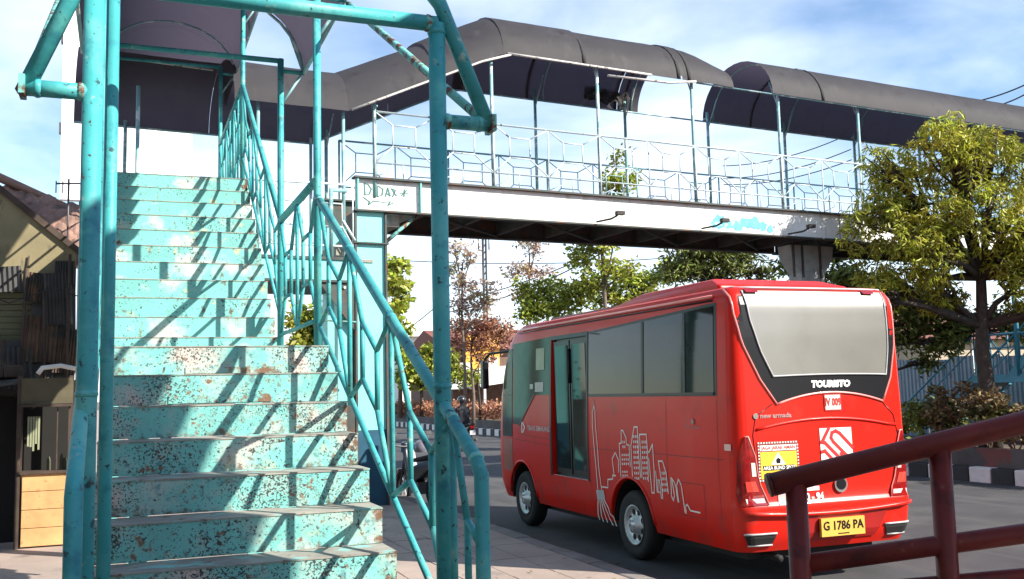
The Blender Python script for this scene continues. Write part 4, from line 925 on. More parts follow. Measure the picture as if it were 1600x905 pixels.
# trees seen between the bridge and the bus, standing in the planter further off
def along(x_px, d): # a spot on the planter line at photo column x_px and depth d
    lat = (x_px - 800) / 1547 * d; return (d * .3671 + lat * .9302, d * .9302 - lat * .3671)
def zat(y_px, d, x_px=800): return 1.92 + (621 - .0236 * (x_px - 800) - y_px) / 1547 * d
GT = 'street trees beyond the road'
def far_tree(name, label, x, d, spots, k, nper, ln, wd, leaf, bark, r, seed, droop=.25, spread=.12):
    bx, by = along(x, d); bs = []
    for (px, py, rx, rz) in spots:
        X, Y = along(px, d); s_ = d / 1547 * 1.1; bs.append((X, Y + random.uniform(-.3, .3), zat(py, d, px), rx * s_, rx * s_, rz * s_))
    top = max(b[2] for b in bs)
    return tree(name, label, (bx, by, .5), [(bx + .05, by, top * .35), (bx - .04, by, top * .65), (bx + .03, by, top * .92)], bs, k, nper, ln, wd, droop, spread, leaf, bark, r, seed, GT, shell=.3)
far_tree('slender_tree', 'slender pinkish-brown tree just right of the front stair post', 722, 39, [(712, 395, 14, 16), (735, 410, 16, 18), (715, 430, 18, 16), (725, 460, 22, 18), (740, 485, 26, 16), (712, 490, 18, 18), (760, 475, 18, 12), (770, 455, 12, 9)], 190, 7, .19, .045, m_leafP, m_barkl, .07, 21)
far_tree('rust_tree', 'low spreading rust-red tree left of the bus front', 735, 42, [(715, 520, 20, 14), (742, 515, 26, 16), (770, 520, 24, 14), (730, 545, 26, 14), (762, 545, 24, 14), (790, 530, 14, 14), (705, 548, 14, 12), (750, 568, 20, 9)], 300, 9, .19, .042, m_leafR, m_barkl, .08, 22)
far_tree('slender_tree', 'thin bare-topped pink-leaved tree above the bus front', 828, 40, [(822, 385, 22, 12), (850, 380, 12, 9), (832, 400, 14, 10), (815, 430, 30, 8), (845, 435, 24, 9), (800, 440, 14, 8), (812, 470, 12, 14)], 130, 7, .19, .045, m_leafP, m_barkl, .06, 23)
far_tree('green_tree', 'tall bright green tree reaching above the bridge deck railing', 945, 36, [(975, 250, 10, 16), (985, 285, 26, 16), (965, 290, 18, 14), (935, 385, 34, 18), (915, 410, 20, 20), (950, 430, 24, 18), (990, 430, 16, 12), (925, 450, 22, 16), (965, 350, 20, 22)], 330, 8, .21, .06, m_leafG, m_barkl, .10, 24)
far_tree('green_tree', 'bushy low green tree just above the bus roof front', 855, 37, [(835, 470, 26, 18), (870, 462, 24, 18), (905, 465, 24, 16), (850, 495, 32, 14), (885, 490, 26, 12), (820, 500, 20, 12), (815, 455, 12, 10)], 400, 8, .19, .055, m_leafG, m_bark, .10, 25)
far_tree('mango_tree', 'dark drooping tree behind the bus roof under the bridge', 1115, 30, [(1075, 400, 28, 14), (1110, 398, 30, 15), (1150, 402, 28, 14), (1180, 412, 18, 12), (1060, 425, 24, 12), (1100, 428, 34, 12), (1150, 428, 34, 12), (1195, 432, 20, 10), (1050, 440, 20, 10)], 300, 11, .25, .035, m_leafD, m_bark, .13, 26, droop=.7)
far_tree('mango_tree', 'dark leafy tree behind the far pier, over the bus rear', 1330, 27, [(1225, 425, 14, 12), (1320, 440, 30, 18), (1300, 405, 16, 14), (1360, 455, 34, 18), (1400, 480, 34, 20), (1440, 470, 30, 22), (1430, 510, 28, 18), (1480, 490, 26, 20), (1420, 540, 20, 12), (1350, 480, 24, 14), (1460, 545, 24, 14), (1500, 525, 26, 16), (1550, 505, 26, 16), (1590, 525, 22, 14), (1445, 575, 16, 10)], 620, 11, .24, .036, m_leafD, m_bark, .13, 27, droop=.6)
far_tree('green_tree', 'green tree partly hidden behind the turquoise bridge column', 622, 58, [(620, 425, 18, 14), (612, 455, 20, 14), (628, 480, 14, 14), (612, 500, 18, 14), (628, 525, 14, 12), (610, 545, 14, 14)], 170, 8, .42, .14, m_leafG, m_barkl, .12, 28)
far_tree('yellow_green_tree', 'yellow-green bushy tree low behind the stair handrail', 655, 56, [(625, 560, 16, 16), (645, 575, 18, 18), (670, 570, 20, 18), (690, 560, 16, 16), (635, 598, 20, 14), (665, 600, 20, 14), (690, 590, 14, 14)], 260, 8, .36, .12, m_leafG, m_bark, .12, 29)
far_tree('yellow_green_tree', 'yellow-green bush seen under the stair platform left of the bridge column', 495, 34, [(465, 510, 18, 18), (490, 515, 22, 20), (515, 500, 16, 20), (480, 535, 22, 14), (510, 530, 16, 14), (470, 560, 26, 16), (510, 570, 26, 20)], 330, 8, .25, .08, m_leafG, m_bark, .1, 30)
far_tree('green_tree', 'wide green tree above the middle of the bus roof', 985, 38, [(955, 462, 26, 20), (985, 455, 26, 18), (1015, 448, 24, 16), (1035, 432, 20, 14), (970, 480, 26, 12), (1005, 470, 24, 12), (925, 482, 22, 12)], 260, 8, .2, .058, m_leafG, m_bark, .1, 31)
far_tree('yellow_green_tree', 'yellow-green bush just left of the bus mirror', 745, 47, [(705, 590, 18, 14), (730, 600, 20, 12), (700, 570, 14, 14), (688, 600, 14, 14)], 170, 8, .22, .06, m_leafG, m_bark, .07, 32)
# hedges and the scrub under the big tree
def hedge(name, label, x0, x1, y0, y1, z0, z1, k, nper, ln, wd, leaf, seed, cat='hedge'):
    g = np.random.default_rng(seed); P = np.stack([g.uniform(x0, x1, k), g.uniform(y0, y1, k), z0 + (z1 - z0) * g.uniform(.1, 1, k) ** .6 * (.8 + .2 * np.sin(g.uniform(0, 6, k)))], 1)
    V, F = leaves(P, nper, ln, wd, -.1, .07, seed)
    o = np_mesh(name, V, F, leaf); tag(o, label, cat)
    return o
hedge('hedge', 'clipped rust-brown hedge on the planter wall left of the bus front', FX + .6, FX + 1.5, 26, 62, .55, 1.42, 2600, 6, .16, .05, m_leafR, 41)
# dry scrub: one plant after another under the big tree
scrub = [(15.75, 17.4, .75), (15.7, 16.5, .9), (15.75, 15.8, 1.15), (15.9, 14.9, 1.05), (15.8, 14.2, .75), (16.4, 16.2, .9), (15.8, 18.4, .7), (15.8, 13.4, .55), (15.8, 12.4, .5)]
for i, (x, y, h) in enumerate(scrub):
    lab = ['low green bush at the left end of the scrub behind the bus', 'dense olive bush right behind the bus rear corner', 'tallest dry brown bush left of the big tree trunk', 'dry tan bush in front of the big tree trunk', 'small dry bush just right of the big tree trunk',
           'dark bush behind the dry brown one, left of the trunk', 'short bush hidden mostly behind the bus side', 'low tuft of dry grass above the maroon top rail', 'lowest tuft at the right edge above the maroon rail'][i]
    t = thing('bush', lab, 'bush', (x, y, .55), 0, 'scrub under the big tree')
    rb = random.Random(60 + i); mb = MB()
    bl_ = [(x + rb.uniform(-.35, .35), y + rb.uniform(-.35, .35), .55 + h * rb.uniform(.35, .95), .3, .3, .22) for _ in range(5)]
    for b in bl_: mb.tube([(x, y, .5), (b[0], b[1], b[2])], [.018, .006], 5)
    mb.build('stem', m_barkl, t)
    V, F = leaves(np.concatenate(blob_pts(bl_, 95, 60 + i, .1)), 7, .15, .036, .05, .05, 60 + i); np_mesh('foliage', V, F, [m_leafD, m_leafD, m_leafB, m_leafB, m_leafB, m_leafD, m_leafG, m_leafB, m_leafD][i], t)

# ------------------------------------------------------------------ corrugated fence and far blue stairs
fe = thing('corrugated_fence', 'blue-grey corrugated metal fence behind the big tree', 'fence', (24, 24, 0))
def corr(y0, y1, x, z0, z1):
    mb = MB(); n = 24; ys = np.linspace(y0, y1, n + 1); V = []
    for i, y in enumerate(ys): dx = .035 if (i // 2) % 2 else 0; V += [(x + dx, y, z0), (x + dx, y, z1)]
    return mb.add(V, [(2 * i, 2 * i + 1, 2 * i + 3, 2 * i + 2) for i in range(n)])
p0_ = None
for i in range(16):
    y = 17.0 + i * .98
    if p0_ is None: p0_ = corr(0, .97, 0, 0, 1).build('corrugated_sheet', m_corr, fe); o = p0_; o.location = (24, y, .0)
    else: o = share(p0_, (24 + .02 * (i % 2), y, 0), fe)
    o.scale = (1, 1, 2.62 + random.uniform(-.04, .05))
for i in range(9): MB().b2((24.1, 17 + i * 1.96 - .04, 0), (24.18, 17 + i * 1.96 + .04, 2.5)).build('fence_post', m_galv, fe)
bs = thing('blue_staircase', 'blue steel stairs with railings in front of the corrugated fence', 'stairs', (22, 20.5, 0))
MB().b2((21.4, 17.4, 1.96), (22.9, 20.4, 2.02)).build('landing_plate', m_stairblue, bs)
MB().b2((21.36, 17.4, 1.84), (21.4, 20.45, 2.05)).build('edge_beam', m_stairblue, bs)
MB().poly([(21.42, 20.5, .75), (21.42, 20.5, 1.95), (21.42, 19.2, 1.95)], (.02, 0, 0)).build('gusset', m_flange, bs)
for k, t in enumerate(np.linspace(.15, .85, 4)): MB().tube([(21.42, 20.38 - .95 * t, 1.15 + .65 * t), (21.39, 20.38 - .95 * t, 1.15 + .65 * t)], .035, 6).build('bolt', m_kw, bs)
for k in range(9):
    y = 20.5 + k * .28; MB().b2((21.45, y, 1.98 - (k + 1) * .2), (22.85, y + .29, 2.02 - (k + 1) * .2)).build('step', m_stairblue, bs)
for x in (21.42, 22.86): MB().poly([(x, 20.45, 1.85), (x, 20.45, 2.04), (x, 23.1, .2), (x, 22.8, .2)], (.03, 0, 0)).build('stringer', m_stairblue, bs)
for x in (21.40, 22.88):
    pipe('handrail', [(x, 17.5, 3.1), (x, 20.4, 3.1), (x, 23.0, 1.25)], .03, m_stairblue, bs, 6)
    pipe('mid_rail', [(x, 17.5, 2.75), (x, 20.4, 2.75), (x, 23.0, .9)], .02, m_stairblue, bs, 6)
    for y in np.arange(17.6, 23, .55):
        zt_ = 3.1 if y < 20.4 else 3.1 - (y - 20.4) * .71
        pipe('baluster', [(x, y, zt_ - 1.08), (x, y, zt_)], .018, m_stairblue, bs, 5)
    for y in (17.9, 19.0): pipe('baluster', [(x, y, 2.05), (x, y + .9, 3.1)], .02, m_stairblue, bs, 5)
MB().poly([(21.38, 19.3, 2.05), (21.38, 19.0, 2.05), (21.38, 17.4, 3.55), (21.38, 17.4, 3.9)], (.04, 0, 0)).build('stringer', m_stairblue, bs)
pipe('canopy_post', [(21.4, 18.95, 2.0), (21.4, 18.95, 5.2)], .06, m_stairblue, bs, 8)
pipe('handrail', [(21.42, 20.2, 2.2), (21.42, 17.4, 4.3)], .03, m_stairblue, bs, 6)
# grey parasol-like awning and building beyond the fence
aw = thing('awning', 'folded grey-blue awning under the big tree behind the bus', 'awning', (21.5, 25.5, 0))
mb = MB(); mb.grid(lambda u, v: (20.4 + 1.7 * u, 25.6 - .9 * u, 4.05 + .55 * math.sin(PI * (.2 + .6 * u)) - .9 * v * (.4 + .6 * u) + 0 * v), np.linspace(0, 1, 9), np.linspace(0, 1, 5)); mb.build('sheet', M('awning_cloth', (.16, .18, .23), .7, var=.15), aw)
pipe('pole', [(21.9, 25.0, 0), (21.9, 25.0, 4.4)], .05, m_flange, aw, 8)

# ------------------------------------------------------------------ far buildings, mast, cables
def block(name, label, x0, x1, y0, y1, z1, mat, roofmat, wins, cat='building'):
    t = thing(name, label, cat, ((x0 + x1) / 2, y0, 0))
    MB().b2((x0, y0, 0), (x1, y1, z1)).build('wall', mat, t)
    rf_ = MB(); mx_ = (y0 + y1) / 2; rf_.add([(x0 - .4, y0 - .5, z1), (x1 + .4, y0 - .5, z1), (x1 + .4, mx_, z1 + 1.4), (x0 - .4, mx_, z1 + 1.4), (x0 - .4, y1 + .5, z1), (x1 + .4, y1 + .5, z1)], [(0, 1, 2, 3), (3, 2, 5, 4), (0, 3, 4), (1, 5, 2)]); rf_.build('roof', roofmat, t)
    for (a, b, c, d) in wins:
        o = MB().b2((a, y0 - .06, c), (b, y0 - .01, d)).build('window', m_bwhite, t); MB().b2((a + .1, y0 - .09, c + .1), (b - .1, y0 - .062, d - .1)).build('pane', m_glass, o)
    return t
X0, Y0 = along(735, 58)
block('shop_building', 'brown shop building with orange front and white awning left of the bus', X0 - 1.2, X0 + 7, Y0, Y0 + 9, 4.4, m_bbrown, m_broof, [(X0 + 3.5, X0 + 4.8, 2.8, 4.0)])
sg = thing('orange_sign', 'orange sign panel on the shop front left of the bus', 'sign', (X0 + .4, Y0 - .3, 2.4)); MB().b2((X0 - .5, Y0 - .35, 2.6), (X0 + 1.6, Y0 - .2, 5.2)).build('panel', m_borange, sg); MB().b2((X0 + .9, Y0 - .40, 2.6), (X0 + 1.5, Y0 - .36, 3.9)).build('strip', m_bwhite, sg)
a2 = thing('white_awning', 'white slanted awning of the shop beside the bus front', 'awning', (X0 + 2, Y0 - 1, 0))
MB().poly([(X0 - .3, Y0 - 2.2, 2.2), (X0 + 4.5, Y0 - 2.2, 2.8), (X0 + 4.5, Y0 - .4, 3.5), (X0 - .3, Y0 - .4, 3.1)], (0, 0, .12)).build('sheet', m_bwhite, a2)
for q in (X0, X0 + 2.2, X0 + 4.3): MB().b2((q - .06, Y0 - 2.15, 0), (q + .06, Y0 - 2.0, 2.3)).build('post', m_bwhite, a2)
MB().b2((X0 + 1.6, Y0 - 1.9, 2.0), (X0 + 4.6, Y0 - 1.7, 2.3)).build('valance', m_bwhite, a2); MB().b2((X0 - 2.2, Y0 - .6, 2.1), (X0 - .2, Y0 - .3, 3.6)).build('side_panel', m_bwhite, a2)
X1, Y1 = along(650, 75)
block('white_house', 'small white upper-storey building left of the front stair post', X1 - 1.3, X1 + 1.4, Y1, Y1 + 6, zat(533, 75), m_bwhite, m_bwhite, [(X1 - .6, X1 + .3, 4.2, 5.4)])
block('brown_house', 'reddish-brown block behind the front stair post', X1 + 1.6, X1 + 8, Y1 + 3, Y1 + 9, zat(575, 76), m_bbrown, m_broof, [])
X2, Y2_ = along(800, 80)
block('red_roof_house', 'house with long red tiled roof behind the rust-red tree', X2 - 4, X2 + 8, Y2_, Y2_ + 8, zat(552, 80), m_bwhite, m_broof, [(X2 + 1, X2 + 2.2, 3.5, 5)])
X3, Y3 = along(1540, 44)
block('cream_house', 'cream house glimpsed between the big tree trunk and the blue stairs', X3 - 3.5, X3 + 6, Y3, Y3 + 8, 3.7, M('far_cream', (.40, .33, .24), .8), m_broof, [(X3 - 1, X3, 2.4, 3.8)])
# lattice mast
ms = thing('lattice_mast', 'thin dark lattice mast rising behind the slender trees', 'mast', (*along(757, 70), 0))
mx0, my0 = along(757, 70); ht = zat(352, 70)
for (a, b) in ((-.12, -.12), (.12, -.12), (0, .14)): pipe('leg', [(mx0 + a, my0 + b, 0), (mx0 + a, my0 + b, ht)], .075, m_cable, ms, 5)
mb = MB()
for i in range(int(ht / .5)): mb.tube([(mx0 - .12, my0 - .12, i * .5), (mx0 + .12, my0 - .12, i * .5 + .5)], .03, 4)
tag(mb.build('lacing', m_cable, ms), kind='stuff')
for z, s_ in ((ht - .6, .35), (ht - 1.8, .4)): pipe('antenna', [(mx0 - s_, my0, z - .3), (mx0 - s_, my0, z + .6)], .05, m_galv, ms, 5); pipe('antenna', [(mx0 + s_, my0, z - .3), (mx0 + s_, my0, z + .6)], .05, m_galv, ms, 5)
# overhead cables
def cable(label, A, Bc, sag, r=.03):
    A = Vector(A); Bc = Vector(Bc); P = [A.lerp(Bc, t) - Vector((0, 0, sag * 4 * t * (1 - t))) for t in np.linspace(0, 1, 14)]
    tag(MB().tube(P, r, 5).build('overhead_cable', m_cable, smooth=True), label, 'cable', 'overhead cables')
def pt(x, y, d): X, Y = along(x, d); return (X, Y, zat(y, d, x))
for i, (a, b, sg_, lab) in enumerate([((600, 415, 60), (1180, 400, 60), .5, 'nearly level cable crossing behind the slender trees'), ((690, 500, 52), (960, 395, 40), .4, 'lower of the slanting cables under the bridge left half'), ((690, 485, 54), (1000, 372, 42), .4, 'upper of the slanting cables under the bridge left half'),
        ((600, 545, 60), (690, 480, 56), .2, 'short slanting cable behind the stair handrail'), ((1140, 265, 46), (1340, 215, 40), .3, 'upper cable seen through the bridge railing near the big tree'), ((1140, 285, 46), (1345, 238, 40), .3, 'middle cable seen through the bridge railing near the big tree'),
        ((1140, 295, 46), (1345, 255, 40), .3, 'lowest cable seen through the bridge railing near the big tree'), ((1520, 165, 30), (1640, 128, 27), .1, 'upper cable above the canopy at the right edge'), ((1555, 172, 30), (1640, 142, 27), .1, 'lower cable above the canopy at the right edge')]):
    cable(lab, pt(*a), pt(*b), sg_, .028 if i < 4 else .022)

# ------------------------------------------------------------------ left: house, kiosk, antenna, billboard
hs_ = thing('old_house', 'old cream house with patched tin walls left of the stairs', 'house', (-2.2, 14.9, .1))
MB().poly([(-4.5, 14.8, .1), (-.62, 14.8, .1), (-.62, 14.8, 4.02), (-1.7, 14.8, 4.93), (-4.5, 14.8, 7.2)], (0, .2, 0)).build('wall', m_cream, hs_)
MB().poly([(-4.5, 14.74, 7.28), (-4.5, 14.74, 7.18), (-.5, 14.74, 3.86), (-.45, 14.74, 3.92)], (0, .05, 0)).build('verge_board', m_darkwood, hs_)
sd0 = None
for i in range(9):
    z = 2.78 + i * .082
    o = MB().box((0, 0, 0), (1.0, .03, .074), Matrix.Rotation(.22, 3, 'X')).build('siding_board', m_slat, hs_) if sd0 is None else share(sd0, (0, 0, 0), hs_)
    if sd0 is None: sd0 = o
    o.location = (-1.62, 14.755, z)
for j, (x0, x1, z0, z1) in enumerate(((-1.15, -.88, 2.1, 3.35), (-.87, -.60, 2.35, 3.75), (-2.2, -1.16, 2.05, 2.74), (-2.2, -1.5, 1.55, 2.04), (-1.48, -.95, 2.0, 2.5), (-1.1, -.6, 1.9, 2.34))):
    MB().box(((x0 + x1) / 2, 14.71 - .01 * j, (z0 + z1) / 2), (x1 - x0, .02, z1 - z0), Matrix.Rotation(random.uniform(-.03, .03), 3, 'Y')).build('tin_sheet', m_tin, hs_)
m_rusttin = M('rusty_tin', (.10, .065, .045), .75, var=.4, scale=3, bump=.004, bscale=14, spots=[((.05, .045, .04), 4, .5, .62), ((.20, .11, .06), 6, .6, .7, (1, 1, .2))])
def corr2(wd, h): 
    q = MB(); n = 16; V_ = []
    for i in range(n + 1): V_ += [(-wd / 2 + wd * i / n, .012 * math.cos(i * PI), 0), (-wd / 2 + wd * i / n, .012 * math.cos(i * PI), h)]
    return q.add(V_, [(2 * i, 2 * i + 2, 2 * i + 3, 2 * i + 1) for i in range(n)])
for (x, z, wd, h, rot) in ((-1.05, 2.45, .42, .62, .06), (-.80, 2.95, .34, .7, -.05), (-1.35, 2.1, .5, .55, -.04), (-.74, 2.3, .3, .6, .08), (-1.75, 2.35, .6, .4, .03), (-1.5, 3.38, .5, .34, -.08), (-1.1, 3.25, .3, .4, .10), (-.75, 3.5, .26, .32, 0)):
    o = corr2(wd, h).build('tin_sheet', m_rusttin if rot > 0 else m_tin, hs_); o.location = (x, 14.60 - .015 * (x + 2), z); o.rotation_euler = (random.uniform(-.08, .02), rot, 0)
for (x, z0, z1, dx) in ((-1.25, 2.2, 3.7, .05), (-.95, 2.0, 3.4, -.04), (-.70, 1.9, 3.9, .02)): pipe('prop_pole', [(x, 14.52, z0), (x + dx, 14.52, z1)], .02, m_darkwood, hs_, 6)
pipe('loose_cable', [(-1.9, 14.5, 3.45), (-1.4, 14.45, 3.22), (-.9, 14.45, 3.42), (-.5, 14.4, 3.3)], .008, m_cable, hs_, 5)
for (x, y, z, a, b, c) in ((-1.55, 14.3, 2.3, .3, .25, .12), (-1.3, 14.25, 2.32, .2, .2, .16), (-1.8, 14.3, 2.25, .22, .2, .1)): bevel(MB().box((x, y, z), (a, b, c), Matrix.Rotation(random.uniform(-.4, .4), 3, 'Z')).build('roof_junk', m_darkwood, hs_), .02)
MB().b2((-2.6, 14.6, .1), (-1.17, 14.66, 1.98)).build('doorway_dark_slab', m_void, hs_)  # flat black slab before the wall, painted as the opening's darkness
MB().poly([(-2.6, 13.9, 1.92), (-1.2, 13.9, 2.16), (-1.2, 14.7, 2.30), (-2.6, 14.7, 2.05)], (0, 0, .03)).build('lean_to_sheet', m_tin, hs_)
pipe('drain_pipe', [(-.88, 14.66, 2.2), (-.88, 14.66, 3.5), (-.70, 14.66, 3.62)], .022, m_galv, hs_, 6); pipe('crack_pipe', [(-1.22, 14.77, 2.9), (-1.24, 14.77, 3.5), (-1.2, 14.77, 3.9)], .012, m_darkwood, hs_, 5)
MB().box((-1.72, 14.7, 2.42), (.18, .02, .3), Matrix.Rotation(.35, 3, 'Y')).build('notice_board', m_bwhite, hs_)
# hipped rear roof of clay tiles, tile by tile
rf = MB().poly([(-4.4, 15.3, 3.9), (-.35, 15.3, 3.9), (-.35, 16.9, 4.62), (-4.4, 17.9, 6.6)], (0, .05, -.05)).build('roof', m_tile, hs_)
t0_ = None
for r_ in range(9):
    for c in range(15):
        x = -3.9 + c * .24 + (.12 if r_ % 2 else 0); fr = r_ / 9; y = 15.35 + 1.75 * fr; z = 3.95 + 1.30 * fr + .0 * x
        zt_ = 4.62 + (-.35 - x) * .49
        if z + .1 > zt_ + .1: continue
        if t0_ is None:
            mb = MB(); U = np.linspace(-.125, .125, 6); mb.grid(lambda u, v: (u, v * .24, .19 * v + .028 * math.cos(u / .125 * PI)), list(U), [0, 1]); mb.grid(lambda u, v: (u, -.001, -.02 + v * (.02 + .028 * math.cos(u / .125 * PI))), list(U), [0, 1]); t0_ = mb.build('tile', m_tile, rf); o = t0_; o.location = (x, y, z)
        else: o = share(t0_, (x + random.uniform(-.008, .008), y, z + random.uniform(0, .012)), rf)
pipe('hip_ridge', [(-4.4, 17.6, 6.68), (-.35, 16.85, 4.72)], .07, m_tile, hs_, 8)
# vendor kiosk of planks
ki = thing('plank_kiosk', 'small wooden plank kiosk with dark window opening below the old house', 'kiosk', (-.9, 13.9, .12))
for i in range(4): bevel(MB().b2((-1.14, 13.86, .14 + i * .225), (-.62, 13.90, .14 + i * .225 + .219)).build('plank', m_wood, ki), .006)
for x in (-1.19, -.60): MB().b2((x - .025, 13.85, .12), (x + .025, 13.92, 2.25)).build('corner_post', m_darkwood, ki)
MB().b2((-1.2, 13.82, 1.03), (-.56, 14.1, 1.06)).build('counter', m_darkwood, ki); MB().b2((-1.2, 14.3, .12), (-.56, 14.34, 2.2)).build('back_panel', m_void, ki)  # back panel coloured near black for the unlit inside
MB().b2((-1.2, 13.9, .12), (-1.18, 14.3, 2.2)).build('side_panel', m_darkwood, ki)
MB().b2((-1.17, 13.84, 1.90), (-.58, 13.88, 2.22)).build('header', M('olive_board', (.10, .085, .05), .8, var=.2), ki); MB().b2((-1.17, 13.80, 1.86), (-.58, 13.83, 1.895)).build('ledge', m_darkwood, ki)
MB().b2((-.76, 13.87, 1.06), (-.745, 13.885, 1.86)).build('mullion', m_darkwood, ki)
pipe('gutter', [(-.98, 13.72, 2.27), (-.93, 13.72, 2.345), (-.72, 13.72, 2.37), (-.55, 13.72, 2.33)], .028, m_bwhite, ki, 8)
for i in range(5):
    x = -1.10 + i * .03; tag(MB().b2((x, 13.95, 1.42 - random.uniform(0, .12)), (x + .022, 13.96, 1.74)).build('sachet_strip', M('sachet', (.30, .32, .20), .5), ki))
for (x, z, h) in ((-.85, 1.06, .17), (-.70, 1.06, .2), (-.66, 1.06, .15)):
    MB().tube([(x, 14.0, z), (x, 14.0, z + h * .7), (x, 14.0, z + h)], [.025, .025, .01], 8).build('jar', m_glass2, ki)
an = thing('tv_antenna', 'thin television antenna above the tiled roof left of the stairs', 'antenna', (-.78, 15.8, 3.9))
pipe('mast', [(-.78, 15.8, 3.9), (-.78, 15.8, 5.2)], .014, m_galv, an, 6); pipe('boom', [(-.95, 15.8, 5.12), (-.55, 15.8, 5.14)], .013, m_galv, an, 6)
for x in (-.95, -.86): pipe('element', [(x, 15.8, 4.98), (x, 15.8, 5.16)], .009, m_galv, an, 5)
bb = thing('billboard', 'blank white billboard panel rising behind the top of the stairs', 'billboard', (0, 25, 0))
MB().b2((-1.42, 25, 6.62), (1.52, 25.25, 13.5)).build('panel', m_board, bb)
for x in (-.9, 1.0): MB().b2((x - .12, 25.3, 0), (x + .12, 25.54, 12)).build('support', m_galv, bb)
for z in (8.2, 10.4): MB().b2((-1.47, 24.99, z), (-1.43, 25.2, z + .25)).build('clip', m_galv, bb)
# dark gable edge of a neighbouring roof at the left border
# ------------------------------------------------------------------ people and motorbikes
def skin(name, pts, edges, mat, parent, sub=1):
    me = bpy.data.meshes.new(name); me.from_pydata([p[:3] for p in pts], edges, []); o = bpy.data.objects.new(name, me); COL.objects.link(o)
    md = o.modifiers.new('s', 'SKIN'); md.use_smooth_shade = True
    for i, p in enumerate(pts):
        sv = me.skin_vertices[0].data[i]; r_ = p[3]; sv.radius = (r_ if not isinstance(r_, tuple) else r_[0], r_ if not isinstance(r_, tuple) else r_[1])
    me.skin_vertices[0].data[0].use_root = True
    sb_ = o.modifiers.new('u', 'SUBSURF'); sb_.levels = sub; sb_.render_levels = sub
    bpy.context.view_layer.update(); m2 = ev_mesh(o); bpy.data.objects.remove(o)
    m2.materials.clear(); m2.materials.append(mat); m2.polygons.foreach_set('use_smooth', [True] * len(m2.polygons)); m2.name = name
    n = bpy.data.objects.new(name, m2); link(n, parent, False); return n
def motorbike(label, loc, rz, col, group='motorbikes on the road'):
    t = thing('motorbike', label, 'motorbike', loc, rz, group)
    mc = M('bike_' + col, {'black': (.015, .015, .017), 'dark': (.03, .03, .04)}[col], .3, coat=.5)
    for y in (-.62, .62):
        w_ = bpy.data.objects.new('wheel', None); link(w_, t, False); w_.location = (0, y, .29)
        n, m_ = 20, 6; V_ = [(.045 * math.cos(b), (.245 + .045 * math.sin(b)) * math.cos(a), (.245 + .045 * math.sin(b)) * math.sin(a)) for a in np.linspace(0, 2 * PI, n + 1)[:-1] for b in np.linspace(0, 2 * PI, m_ + 1)[:-1]]
        MB().add(V_, [(i * m_ + j, i * m_ + (j + 1) % m_, ((i + 1) % n) * m_ + (j + 1) % m_, ((i + 1) % n) * m_ + j) for i in range(n) for j in range(m_)]).build('tyre', m_rubber, w_, False, smooth=True)
        q = MB()
        for k in range(6): q.tube([(0, 0, 0), (0, .23 * math.cos(k * PI / 3), .23 * math.sin(k * PI / 3))], .015, 5)
        q.build('spokes', m_greyp, w_, False)
    # step-through body: tail, engine, leg shield
    bd = MB(); bd.poly([(-.12, -.80, .72), (-.12, -.30, .50), (-.12, .12, .36), (-.12, .32, .40), (-.12, .42, .92), (-.12, .34, .98), (-.12, .20, .55), (-.12, -.05, .70), (-.12, -.82, .84)], (.24, 0, 0)); bevel(bd.build('body', mc, t, False), .04, 3)
    MB().b2((-.10, -.2, .22), (.10, .18, .42)).build('engine', m_galv, t, False)
    bevel(MB().poly([(-.13, -.80, .85), (-.13, .08, .74), (-.13, .08, .80), (-.13, -.80, .93)], (.26, 0, 0)).build('seat', m_rubber, t, False), .03, 2)
    pipe('fork', [(-.07, .62, .29), (-.06, .40, .95)], .022, m_galv, t, 6, False); pipe('fork', [(.07, .62, .29), (.06, .40, .95)], .022, m_galv, t, 6, False)
    pipe('handlebar', [(-.34, .26, 1.03), (-.12, .36, 1.00), (.12, .36, 1.00), (.34, .26, 1.03)], .017, m_galv, t, 6, False)
    bevel(MB().box((0, .44, .98), (.22, .16, .2)).build('headlamp_cowl', mc, t, False), .04, 3)
    for x in (-.3, .3): pipe('mirror_stem', [(x, .3, 1.03), (x * 1.1, .28, 1.2)], .008, m_galv, t, 5, False); MB().box((x * 1.1, .27, 1.23), (.1, .02, .06)).build('mirror', m_galv, t, False)
    MB().box((0, -.84, .80), (.14, .05, .08)).build('tail_lamp', m_lamp, t, False); MB().box((0, -.86, .62), (.2, .01, .14)).build('number_plate', m_greyp, t, False)
    bevel(MB().poly([(-.05, .38, .55), (-.05, .55, .62), (-.05, .75, .60), (-.05, .90, .45), (-.05, .86, .43), (-.05, .62, .56)], (.1, 0, 0)).build('fender', mc, t, False), .02)
    pipe('exhaust', [(.13, -.1, .3), (.15, -.5, .32), (.16, -.8, .4)], .04, m_galv, t, 8, False)
    return t
